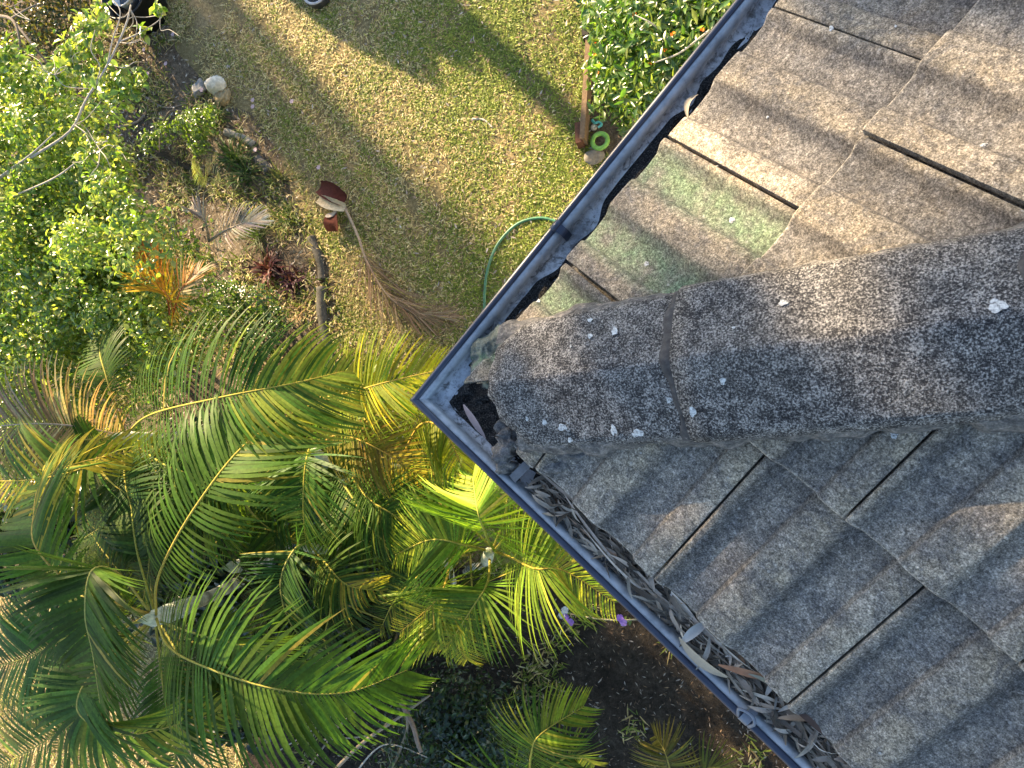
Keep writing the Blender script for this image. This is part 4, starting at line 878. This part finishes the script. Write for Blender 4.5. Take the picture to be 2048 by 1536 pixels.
# flowering shrub behind the timber edging
FS = [(.07, .15, .025), (.10, .19, .03), (.15, .22, .04), (.05, .11, .02), (.2, .25, .05)]
fl = shrub('flowering_shrub', (1300, 110), [(1225, 30, .55, .24, .25), (1260, 60, .75, .32, .3), (1330, 60, .9, .4, .3), (1400, 30, .9, .4, .3), (1250, 140, .5, .25, .2), (1310, 150, .7, .3, .25), (1230, 190, .35, .2, .14), (1290, 200, .5, .2, .18), (1200, 10, .4, .16, .18), (1380, 120, .9, .35, .3), (1450, 60, .9, .35, .3), (1260, 250, .25, .12, .1), (1205, 130, .35, .13, .13)],
    8200, (.04, .105), FS, 'green shrub with small orange flowers between timber edging and gutter', 'shrub', 84, .33, 8)
mb = MB()
for x, y, z in [(1215, 90, .5), (1205, 118, .45), (1195, 145, .35), (1208, 160, .35), (1190, 108, .4), (1222, 170, .35), (1245, 68, .8), (1262, 90, .8), (1300, 130, .85), (1345, 68, 1.15), (1232, 185, .3), (1405, 60, 1.1), (1192, 85, .5), (1270, 30, 1.0), (1196, 128, .4), (1218, 105, .5), (1330, 100, 1.0)]:
    c = at(x, y, z + .12)
    for k in range(11):
        a = random.uniform(0, 6.28); u = V(math.cos(a), math.sin(a), random.uniform(.1, .8)).normalized(); s = u.cross(UP).normalized(); L = random.uniform(.011, .02)
        mb.add([c, c + u * L * .6 + s * L * .4, c + u * L, c + u * L * .6 - s * L * .4], [(0, 1, 2, 3)], random.choice([(.75, .22, .02), (.8, .32, .02), (.65, .14, .02)]))
q = mb.build('flowers', PETAL, fl, False); q['kind'] = 'stuff'
mb = MB(); branch(mb, [(1320, 60, 1.1), (1300, 45, 1.2), (1270, 30, 1.2)], .008, .003, (.4, .38, .34)); branch(mb, [(1420, 60, 1.15), (1360, 105, 1.15), (1310, 125, 1.1)], .008, .004, (.4, .38, .34)); mb.build('branch', WOOD, fl)
# strappy plants: thin blades from one point
def tuft(name, px, py, n, L, W, cols, label, cat, seed, z0=0, lean=.7, mat=None, group=None):
    r = random.Random(seed); b = at(px, py, 0); root = thing(name, (b.x, b.y, 0), label, cat, group); mb = MB()
    for k in range(n):
        a = r.uniform(0, 6.283); e = r.uniform(.15, 1.2); d = V(math.cos(a) * math.cos(e), math.sin(a) * math.cos(e), math.sin(e)); p = b + V(r.gauss(0, .03), r.gauss(0, .03), z0)
        v, f = leaflet(p, d, UP if abs(d.z) < .95 else V(1, 0, 0), V(0, 0, 0), r.uniform(.6, 1.1) * L, W, lean, 0); g = r.uniform(.7, 1.3); mb.add(v, f, tuple(x * g for x in r.choice(cols)))
    q = mb.build('blades', mat or PALM, root); q['kind'] = 'stuff'; return root
GT = [(.07, .12, .035), (.10, .15, .05), (.05, .09, .03), (.18, .17, .08)]
tuft('grassy_clump', 475, 320, 70, .34, .014, GT, 'strappy green clump beside the pale log end', 'plant', 1)
tuft('grassy_clump', 440, 235, 40, .26, .012, GT, 'strappy green clump just below the white stone', 'plant', 2)
tuft('grassy_clump', 500, 350, 60, .30, .012, GT, 'strappy green clump between the dark pipe and the lawn', 'plant', 3)
tuft('grassy_clump', 560, 360, 50, .26, .009, [(.12, .14, .05), (.09, .12, .04), (.2, .18, .09)], 'thin grey green clump above the terracotta pieces', 'plant', 4)
tuft('grassy_clump', 520, 470, 70, .32, .008, [(.07, .11, .035), (.12, .14, .05)], 'wispy green clump right of the pale dead frond', 'plant', 5)
tuft('grassy_clump', 580, 440, 60, .26, .008, [(.08, .12, .035), (.12, .14, .05)], 'wispy green clump left of the terracotta pieces', 'plant', 6)
tuft('maroon_plant', 545, 540, 80, .26, .022, [(.07, .02, .025), (.10, .03, .035), (.05, .02, .03), (.14, .05, .04), (.045, .03, .028)], 'dark maroon leafy plant left of the dark log', 'plant', 7)
tuft('maroon_plant', 590, 560, 50, .2, .018, [(.07, .03, .05), (.09, .035, .06), (.06, .025, .03)], 'small purple leafy plant touching the dark log', 'plant', 8)
tuft('grassy_clump', 600, 630, 40, .26, .007, [(.30, .2, .1), (.36, .27, .15)], 'dry straw coloured clump beside the dark log', 'plant', 9, mat=DRY)
# feathery pale fern shoot
fern = thing('fern_shoot', tuple(at(415, 375, 0)), 'pale feathery shoot growing above the dark pipe', 'plant')
for cpts in ([(415, 372, .05), (412, 345, .35), (435, 310, .55)], [(415, 372, .05), (395, 345, .35), (385, 330, .5)], [(415, 372, .05), (430, 370, .3), (440, 355, .4)]):
    frond(fern, cpts, 20, .13, .008, (.24, .26, .12), None, (.3, .26, .14), .1, .02, .1, .2, 90, rr=.004)
# dead fronds
dead = thing('dead_palm_frond', tuple(at(455, 480, 0)), 'pale silvery dead palm frond beside the leafy bush', 'palm frond')
frond(dead, [(418, 482, 1.2), (450, 462, 1.35), (488, 446, 1.4), (525, 440, 1.3)], 28, .24, .014, (.42, .36, .30), (.5, .45, .4), (.4, .33, .26), .15, .03, 0., .2, 91, mat=DRY, spread=(.9, .3))
frond(dead, [(418, 482, 1.2), (412, 448, 1.35), (398, 425, 1.4), (382, 416, 1.35)], 16, .2, .012, (.40, .36, .32), None, (.4, .33, .26), .15, .03, 0., .2, 92, mat=DRY, spread=(.9, .3))
fallen = thing('fallen_palm_frond', tuple(at(720, 500, 0)), 'large fallen brown palm frond lying on the lawn edge', 'palm frond')
ff = frond(fallen, [(688, 412, .05), (715, 470, .09), (735, 525, .10), (775, 590, .10), (830, 625, .08), (900, 632, .05)], 95, .50, .0065, (.24, .16, .095), (.32, .23, .15), (.36, .27, .19), .03, .03, .30, .02, 93, rr=.015, mat=DRY, spread=(.50, .30), jit=.2, ends=(.8, .35))
def sheath(pts, wid, mat, cin, cout, name, parent, curl=1.2, seed=1):
    r = random.Random(seed); sp = spline(pts, 14); mb = MB(); K = 10
    for layer, c, off in ((0, cin, 0), (1, cout, -.006)):
        vs_ = []
        for i, p in enumerate(sp):
            T = (sp[min(i + 1, 14)] - sp[max(i - 1, 0)]).normalized(); S, N = frame(T); ww = wid * (.75 + .35 * math.sin(i / 14 * 3.1) + .03 * math.sin(i * 2.1))
            for k in range(K + 1):
                a = (k / K - .5) * 2 * curl; vs_.append(p + S * math.sin(a) * ww / curl * 1. + N * ((1 - math.cos(a)) * ww / curl + off))
        mb.add(vs_, [(i * (K + 1) + k, i * (K + 1) + k + 1, (i + 1) * (K + 1) + k + 1, (i + 1) * (K + 1) + k) for i in range(14) for k in range(K)], c)
    return mb.build(name, mat, parent)
sheath([at(640, 375, .06), at(662, 385, .08), at(690, 402, .06)], .085, WOOD, (.085, .022, .016), (.085, .022, .016), 'sheath_lining', fallen, 1.0, 3)['label'] = 'dark red inner sheath of the fallen frond'
sheath([at(637, 398, .07), at(660, 408, .10), at(690, 416, .07)], .055, WOOD, (.55, .45, .30), (.62, .52, .36), 'sheath', fallen, .9, 4)['label'] = 'cream outer sheath of the fallen frond'
sh = thing('broken_sheath', tuple(at(664, 445, 0)), 'brick red broken sheath piece below the fallen frond base', 'palm husk')
sheath([at(664, 428, .06), at(664, 445, .09), at(668, 462, .05)], .07, WOOD, (.17, .05, .03), (.17, .05, .03), 'shell', sh, .8, 6)
sheath([at(664, 424, .07), at(665, 432, .09)], .06, WOOD, (.6, .5, .42), (.6, .5, .42), 'torn_edge', sh, .5, 7)

# ------------------------------------------------------------------ THINGS ON THE GROUND
def rock(name, px, py, r, col, label, seed, z=.0, sq=.7, asp=1., yaw=0., box_=False):
    b = at(px, py, 0); bm = bmesh.new()
    if box_: bmesh.ops.create_cube(bm, size=1.5); bmesh.ops.subdivide_edges(bm, edges=bm.edges[:], cuts=5, use_grid_fill=True)
    else: bmesh.ops.create_icosphere(bm, subdivisions=4, radius=1)
    nz = Noise2(seed, 1.6); nz2 = Noise2(seed + 1, 6); mb = MB()
    for v in bm.verts:
        n = v.co.normalized(); k = 1 + .10 * float(nz((n.x + n.z, n.y - n.z))) + .03 * float(nz2((n.x - n.z, n.y + n.z))); v.co = v.co * (1 + (k - 1) * 1.9)
    M_ = Matrix.Rotation(yaw, 4, 'Z')
    vs_ = [M_ @ V(v.co.x * r * asp, v.co.y * r, v.co.z * r * sq) + V(b.x, b.y, r * sq * .7 + z) for v in bm.verts]
    bm.verts.index_update(); mb.add(vs_, [tuple(v.index for v in f.verts) for f in bm.faces], col); bm.free()
    return tag(mb.build(name, STONE, None, True, (b.x, b.y, 0)), label, 'stone')
rock('garden_stone', 405, 180, .075, (.24, .24, .24), 'grey squarish stone beside the white stone', 1, 0, .7, 1., .3, True)
rock('garden_stone', 440, 172, .085, (.62, .58, .50), 'white rounded stone standing between the bed and lawn', 2, 0, .9, 1.1, .5)
rock('garden_stone', 452, 197, .085, (.33, .25, .14), 'straw brown stone below the white stone', 3, 0, .6, 1.0, 0)
rock('garden_stone', 1184, 318, .055, (.20, .18, .15), 'grey weathered stone at the end of the timber edging', 4, 0, .5, 1.2, .6)
def log(name, pts, r, col, label, cat='log', r1=None):
    P = spline([at(x, y, r * (.2 if name == 'timber_log' else .8)) for x, y in pts], 26); c = P[13]; nz = Noise2(int(pts[0][0]), 3); mb = MB(); tube(mb, P, r, r1 or r, 10, col, rf=lambda f: 1 + .07 * float(nz((f * 3, 1))))
    return tag(mb.build(name, WOOD, None, True, (c.x, c.y, 0)), label, cat)
log('timber_log', [(622, 475), (640, 520), (645, 560)], .04, (.085, .08, .07), 'dark weathered log left of the fallen frond, upper one')
log('timber_log', [(644, 575), (645, 630), (655, 690), (668, 740)], .045, (.09, .085, .075), 'dark weathered log left of the fallen frond, lower one')
log('timber_log', [(515, 318), (530, 335), (540, 345)], .05, (.09, .085, .08), 'short dark log at the lawn edge below the strappy clump')
log('timber_log', [(452, 264), (480, 274), (508, 290)], .035, (.26, .24, .21), 'pale weathered log end among the strappy clumps')
log('dark_pipe', [(296, 292), (350, 320), (415, 356)], .028, (.035, .028, .02), 'straight dark pole lying on litter by the leafy bush', 'pole')
log('fallen_branch', [(238, 255), (280, 240), (300, 205)], .014, (.25, .2, .16), 'crooked bare branch lying beside the leafy bush', 'branch', .008)
log('fallen_branch', [(285, 190), (330, 215), (380, 205)], .012, (.27, .22, .18), 'bare branch on the ground left of the grey stone', 'branch', .006)
log('lawn_twig', [(945, 238), (968, 240), (985, 255)], .011, (.5, .46, .4), 'forked pale twig lying on the sunny lawn', 'twig', .005)
# timber edging
def bar(name, a, b, wdt, h, z, col, parent=None, mat=None):
    a = Vector(a); b = Vector(b); T = (b - a); n = T.normalized(); s = n.cross(UP).normalized(); mb = MB()
    box(mb, (a + b) / 2 + UP * (z + h / 2), T / 2, s * wdt / 2, UP * h / 2, col); o = mb.build(name, mat or WOOD, parent, False); return o
ed = thing('timber_edging', tuple(at(1180, 180, 0)), 'weathered timber edging boards between lawn and flowering shrub', 'edging')
P1, P2, P3 = at(1186, -60, 0), at(1184, 95, 0), at(1172, 292, 0)
bar('board', P1, P2 + V(-.02, .0, 0), .045, .14, 0, (.05, .042, .035), ed); bar('board', P2, P3, .04, .15, 0, (.21, .14, .085), ed)
bar('peg', at(1177, 66, 0), at(1179, 92, 0), .05, .17, 0, (.04, .035, .03), ed); bar('peg', at(1163, 258, 0), at(1165, 298, 0), .055, .13, 0, (.12, .055, .035), ed)
# ring toy, ball, rope toy
def torus(mb, c, R_, r, col, n=40, k=16, sq=.8):
    vs_ = [c + V((R_ + r * math.cos(b)) * math.cos(a), (R_ + r * math.cos(b)) * math.sin(a), r * math.sin(b) * sq) for a in np.linspace(0, 2 * math.pi, n, endpoint=False) for b in np.linspace(0, 2 * math.pi, k, endpoint=False)]
    mb.add(vs_, [(i * k + j, ((i + 1) % n) * k + j, ((i + 1) % n) * k + (j + 1) % k, i * k + (j + 1) % k) for i in range(n) for j in range(k)], col)
c = at(1200, 282, .05); mb = MB(); torus(mb, c, .060, .019, (.20, .42, .07)); tag(mb.build('ring_toy', PLASTIC, None, True, (c.x, c.y, 0.03)), 'bright green rubber ring toy at the end of the timber edging', 'toy')
def ball(name, px, py, r, col, label, cat):
    c = at(px, py, r); bm = bmesh.new(); bmesh.ops.create_icosphere(bm, subdivisions=3, radius=r); mb = MB(); bm.verts.index_update()
    mb.add([v.co + c for v in bm.verts], [tuple(v.index for v in f.verts) for f in bm.faces], col); torus(mb, c, r * .99, r * .04, tuple(x * .7 for x in col), 24, 6); bm.free()
    return tag(mb.build(name, PLASTIC, None, True, (c.x, c.y, 0)), label, cat)
ball('ball', 1188, 255, .026, (.6, .57, .47), 'small off white ball beside the green ring toy', 'ball')
mb = MB(); q = [(1184, 240), (1190, 246), (1198, 244), (1203, 250), (1196, 255)]; c = at(1192, 247, 0)
tube(mb, spline([at(x, y, .05) for x, y in q], 20), .011, .010, 8, (.10, .42, .38)); ob = mb.build('rope', PLASTIC, None, True, (c.x, c.y, 0)); ob.name = 'rope_toy'; tag(ob, 'knotted teal rope toy next to the off white ball', 'toy')
# hose
mb = MB(); hp = [(1300, 560), (1230, 500), (1170, 462), (1122, 446), (1080, 436), (1035, 448), (998, 485), (978, 530), (970, 580), (971, 640), (985, 700), (1015, 760), (1080, 800)]
tube(mb, spline([at(x, y, .018) for x, y in hp], 70), .0125, None, 10, (.05, .17, .09)); c = at(1000, 485, 0)
tag(mb.build('garden_hose', PLASTIC, None, True, (c.x, c.y, 0)), 'green garden hose curving out from under the gutter', 'hose')
# black tub, white bucket, rimmed dish
def lathe(prof_, c, n=40, col=None):
    mb = MB(); m = len(prof_); vs_ = [c + V(r * math.cos(a), r * math.sin(a), z) for a in np.linspace(0, 2 * math.pi, n, endpoint=False) for r, z in prof_]
    mb.add(vs_, [(i * m + j, ((i + 1) % n) * m + j, ((i + 1) % n) * m + j + 1, i * m + j + 1) for i in range(n) for j in range(m - 1)], col); return mb
c = at(302, 28, 0); t = thing('black_tub', (c.x, c.y, 0), 'round black plastic tub at the top left of the lawn', 'tub')
lathe([(0, .012), (.20, .012), (.245, .36), (.262, .36), (.266, .345), (.252, .335), (.215, 0), (0, 0)][::-1], V(c.x, c.y, .0), 44, (.008, .008, .009)).build('shell', PLASTIC, t)
lathe([(0, .27), (.225, .27)][::-1], V(c.x, c.y, .0), 44, (.018, .014, .010)).build('contents', WOOD, t)
c = at(264, 4, .28); t = thing('white_bucket', (c.x, c.y, .272), 'shiny white bucket standing in the black tub', 'bucket')
lathe([(0, .01), (.085, .01), (.105, .13), (.118, .135), (.118, .125), (.10, .12), (.09, 0), (0, 0)][::-1], V(c.x, c.y, .275), 40, (.62, .63, .64)).build('shell', PLASTIC, t)
lathe([(0, .06), (.094, .06)][::-1], V(c.x, c.y, .275), 40, (.10, .10, .11)).build('contents', PLASTIC, t)
c = at(641, -6, 0); t = thing('rimmed_dish', (c.x, c.y, 0), 'round dark dish with pale grey rim at the top edge', 'dish')
lathe([(0, .02), (.09, .02), (.105, .085), (.13, .09), (.128, .07), (.12, 0), (0, 0)][::-1], V(c.x, c.y, 0), 40, (.05, .05, .055)).build('bowl', PLASTIC, t)
mb = MB(); torus(mb, V(c.x, c.y, .09), .118, .012, (.42, .42, .44)); mb.build('rim', PLASTIC, t)
# small pink-white flowers on thin stems
k = 0
DAISY = ['tiny pale pink flower ' + q for q in ['beside the black tub', 'nearest the dish in the shade', 'left of the two upper stones, in litter', 'beside the fallen bare branch', 'right of the pale log end, upper one', 'out on the lawn edge by itself', 'just above the fallen frond base', 'right of the pale log end, lower one', 'below the strappy clumps', 'touching the grey squarish stone']]
for x, y in [(305, 112), (362, 82), (348, 140), (312, 160), (520, 212), (597, 215), (650, 345), (520, 225), (525, 310), (419, 192)]:
    b = at(x, y, 0); t = thing('daisy', (b.x, b.y, 0), DAISY[k], 'flower', 'tiny pale pink flowers'); k += 1; mb = MB(); tube(mb, [b, b + V(.01, 0, .12)], .003, .002, 5, (.1, .16, .04)); mb.build('stem', WOOD, t)
    mb = MB(); cc = b + V(.01, 0, .12)
    for j in range(6):
        a = j * 1.047; u = V(math.cos(a), math.sin(a), .15); s = V(-math.sin(a), math.cos(a), 0); mb.add([cc, cc + u * .014 + s * .008, cc + u * .024, cc + u * .014 - s * .008], [(0, 1, 2, 3)], (.68, .5, .58))
    mb.build('petals', PETAL, t, False)
# purple and white blooms on a long bare stem below the gutter
bl = thing('purple_flower_stem', tuple(at(1330, 1235, 0)), 'bare stem with purple and white flower heads below the lower gutter', 'flower'); mb = MB()
tube(mb, spline([at(1420, 1235, .7), at(1330, 1232, 1.0), at(1260, 1240, 1.3), at(1200, 1238, 1.32), at(1140, 1228, 1.3)], 24), .006, .004, 6, (.33, .29, .2))
tube(mb, spline([at(1420, 1235, .0), at(1425, 1236, .4), at(1420, 1235, .7)], 8), .008, .006, 6, (.33, .29, .2)); mb.build('stem', WOOD, bl)
for x, y, colr in [(1130, 1220, (.75, .75, .8)), (1124, 1230, (.7, .7, .78)), (1131, 1234, (.30, .16, .62)), (1141, 1244, (.38, .22, .68)), (1240, 1236, (.34, .18, .64)), (1247, 1245, (.42, .26, .7))]:
    mb = MB(); cc = at(x, y, 1.35)
    for j in range(5):
        a = j * 1.2566 + x; u = V(math.cos(a), math.sin(a), .12); s = V(-math.sin(a), math.cos(a), 0); R_ = .021
        mb.add([cc, cc + u * R_ * .6 + s * R_ * .55, cc + u * R_ + s * R_ * .3, cc + u * R_ - s * R_ * .3, cc + u * R_ * .6 - s * R_ * .55], [(0, 1, 2, 3, 4)], colr)
    mb.build('bloom', PETAL, bl, False)
mb = MB(); P, Nn = blob_points([(1135, 1235, 1.28, .05, .03), (1250, 1243, 1.28, .04, .03)], 26, 5, .3); leaf_cloud(mb, P, Nn, (.03, .05), [(.1, .16, .03)], .4, 5); mb.build('leaf', LEAF, bl)
# bare branches at the bottom
bb = thing('bare_branches', tuple(at(760, 1480, 0)), 'bare dead branches in the shade at the bottom', 'branches')
for i, (pts, r0, r1, cl) in enumerate([([(640, 1570, .5), (720, 1490, .8), (790, 1440, .95), (860, 1390, 1.0)], .016, .007, (.26, .21, .15)), ([(770, 1570, .4), (800, 1500, .7), (815, 1450, .8), (800, 1400, .9)], .013, .007, (.24, .2, .14)), ([(800, 1400, .95), (825, 1450, 1.0), (835, 1485, 1.0), (842, 1505, 1.0)], .018, .012, (.3, .22, .17)),
        ([(700, 1560, .5), (750, 1500, .7), (790, 1490, .75), (855, 1515, .8)], .007, .003, (.4, .38, .34)), ([(640, 1480, .5), (740, 1470, .6), (780, 1440, .6)], .007, .004, (.3, .27, .22)), ([(600, 1560, .4), (690, 1440, .5), (760, 1400, .5)], .008, .004, (.25, .22, .17)), ([(560, 1500, .4), (640, 1450, .5), (700, 1400, .5)], .006, .003, (.33, .3, .25))]):
    mb = MB(); branch(mb, pts, r0, r1, cl); mb.build('branch', WOOD, bb)

# ------------------------------------------------------------------ TREES BEYOND THE LAWN (up-sun of the house; they throw the streaks and dapples)
LD = V(-.643, .766, 0)
def gum_tree(base, h, r, blobs, n, label, seed, lean=(0, 0)):
    root = thing('gum_tree', (base[0], base[1], 0), label, 'tree', 'gum trees beyond the lawn'); rr = random.Random(seed)
    mb = MB(); top = V(base[0] + lean[0], base[1] + lean[1], h); tube(mb, spline([V(base[0], base[1], -.05), V(base[0], base[1], 0).lerp(top, .5) + V(.06, .05, 0), top], 16), r, r * .5, 10, (.4, .36, .3)); mb.build('trunk', WOOD, root)
    if not blobs: return root
    mb = MB(); P = []; Nn = []; r_ = np.random.default_rng(seed)
    for (x, y, z, R_, k) in blobs:
        tube(mb, spline([top * .75 + V(base[0], base[1], 0) * .25, top.lerp(V(x, y, z), .5), V(x, y, z)], 8), .022, .007, 6, (.36, .32, .27))
        d = r_.normal(0, 1, (int(n * k), 3)); d /= np.linalg.norm(d, axis=1)[:, None]; P.append(np.array([x, y, z]) + d * (R_ * r_.uniform(.15, 1, (len(d), 1)) ** .5)); Nn.append(d)
    mb.build('limb', WOOD, root); mb = MB(); leaf_cloud(mb, np.concatenate(P), np.concatenate(Nn), (.10, .18), [(.06, .09, .04), (.09, .12, .05)], .24, seed, 0., .8); q = mb.build('crown', LEAF, root); q['kind'] = 'stuff'; return root
def upsun(p, D, u=0): return V(p.x, p.y, 0) + LD * D + V(.766, .643, 0) * u
TE = math.tan(SUN_EL)
def shade_z(p, D): return p.z + D * TE
trees = []
# crown that dapples the roof
rp = V(.9, -.1, H + .2); D = 12.; bs = []
rr = random.Random(5)
for k in range(62):
    u = rr.uniform(-1.4, 1.7); R_ = rr.uniform(.16, .30); b_ = float(np.interp(u, [-.3, 0, .6, 1.2, 2.], [-.36, -.14, .46, .72, .8]))
    dz = b_ + R_ * .75 + rr.uniform(0, .8) if k > 2 else b_ - rr.uniform(.2, .45)
    q = upsun(rp, D + rr.uniform(-.8, .8), u); bs.append((q.x, q.y, shade_z(rp, D) + dz, R_, 1. if k > 2 else .4))
q = upsun(at(1062, 192, 0), 11.2); gum_tree((q.x, q.y), 7.6, .165, bs, 330, 'tall gum tree beyond the lawn, its crown level with the roof', 3)
pp = V(-2.9, -.9, 2.45); bs = []
for k in range(40):
    u = rr.uniform(-1.5, .75); q = upsun(pp, 6 + rr.uniform(-.6, .6), u); bs.append((q.x, q.y, shade_z(pp, 6) + rr.uniform(-.7, .75), rr.uniform(.13, .25), 1.))
q = upsun(pp, 6.4, -1.3); gum_tree((q.x, q.y), 4.1, .10, bs, 300, 'leaning gum tree whose crown shades the left palms', 33)
for i, (px, py, D, r, h) in enumerate([(690, 250, 26, .19, 10.9), (615, 280, 25, .16, 10.5), (800, 440, 36, .16, 14.6), (535, 260, 24, .24, 10.2)]):
    q = upsun(at(px, py, 0), D); bs = [(q.x + rr.gauss(0, .5), q.y + rr.gauss(0, .5), h + rr.uniform(-.2, 1.2), rr.uniform(.35, .6), 1.) for _ in range(7)]
    gum_tree((q.x, q.y), h, r, bs, 120, ['gum tree with pale trunk behind the rimmed dish', 'slim gum tree behind the black tub', 'slimmest gum sapling behind the rimmed dish', 'gum tree farthest to the left beyond the lawn'][i], 20 + i)
# low hedge shrubs past the top edge
for i, (px, py, D, rx) in enumerate([(890, 175, 4.0, .26), (805, 130, 4.3, .30), (965, 150, 4.6, .24), (715, 85, 4.5, .22)]):
    g = at(px, py, 0); q = upsun(g, D); zt = D * TE; root = thing('boundary_shrub', (q.x, q.y, 0), ['dense boundary shrub straight beyond the lawn', 'dense boundary shrub next to the rimmed dish end', 'dense boundary shrub nearest the timber edging', 'dense boundary shrub nearest the black tub'][i], 'shrub', 'boundary shrubs beyond the lawn')
    r_ = np.random.default_rng(300 + i); d = r_.normal(0, 1, (2600, 3)); d /= np.linalg.norm(d, axis=1)[:, None]
    P = np.array([q.x, q.y, zt * .5]) + d * (r_.uniform(.3, 1, (2600, 1)) ** .5) * np.array([1., 1., zt * .5]) * np.array([1, 1, 1.]); off = (P - np.array([q.x, q.y, zt * .5])); al = off[:, :1] * -.643 + off[:, 1:2] * .766; la = off[:, :1] * .766 + off[:, 1:2] * .643; P[:, :2] = np.array([q.x, q.y]) + al * np.array([-.643, .766]) * .18 + la * np.array([.766, .643]) * rx; P[:, 2] = np.maximum(P[:, 2], .05)
    mb = MB(); leaf_cloud(mb, P, d, (.06, .12), [(.06, .1, .03), (.09, .13, .04)], .5, 300 + i); f = mb.build('foliage', LEAF, root); f['kind'] = 'stuff'
    mb = MB(); tube(mb, [V(q.x, q.y, 0), V(q.x + .03, q.y, zt * .7)], .04, .015, 8, (.2, .16, .12)); mb.build('stem', WOOD, root)
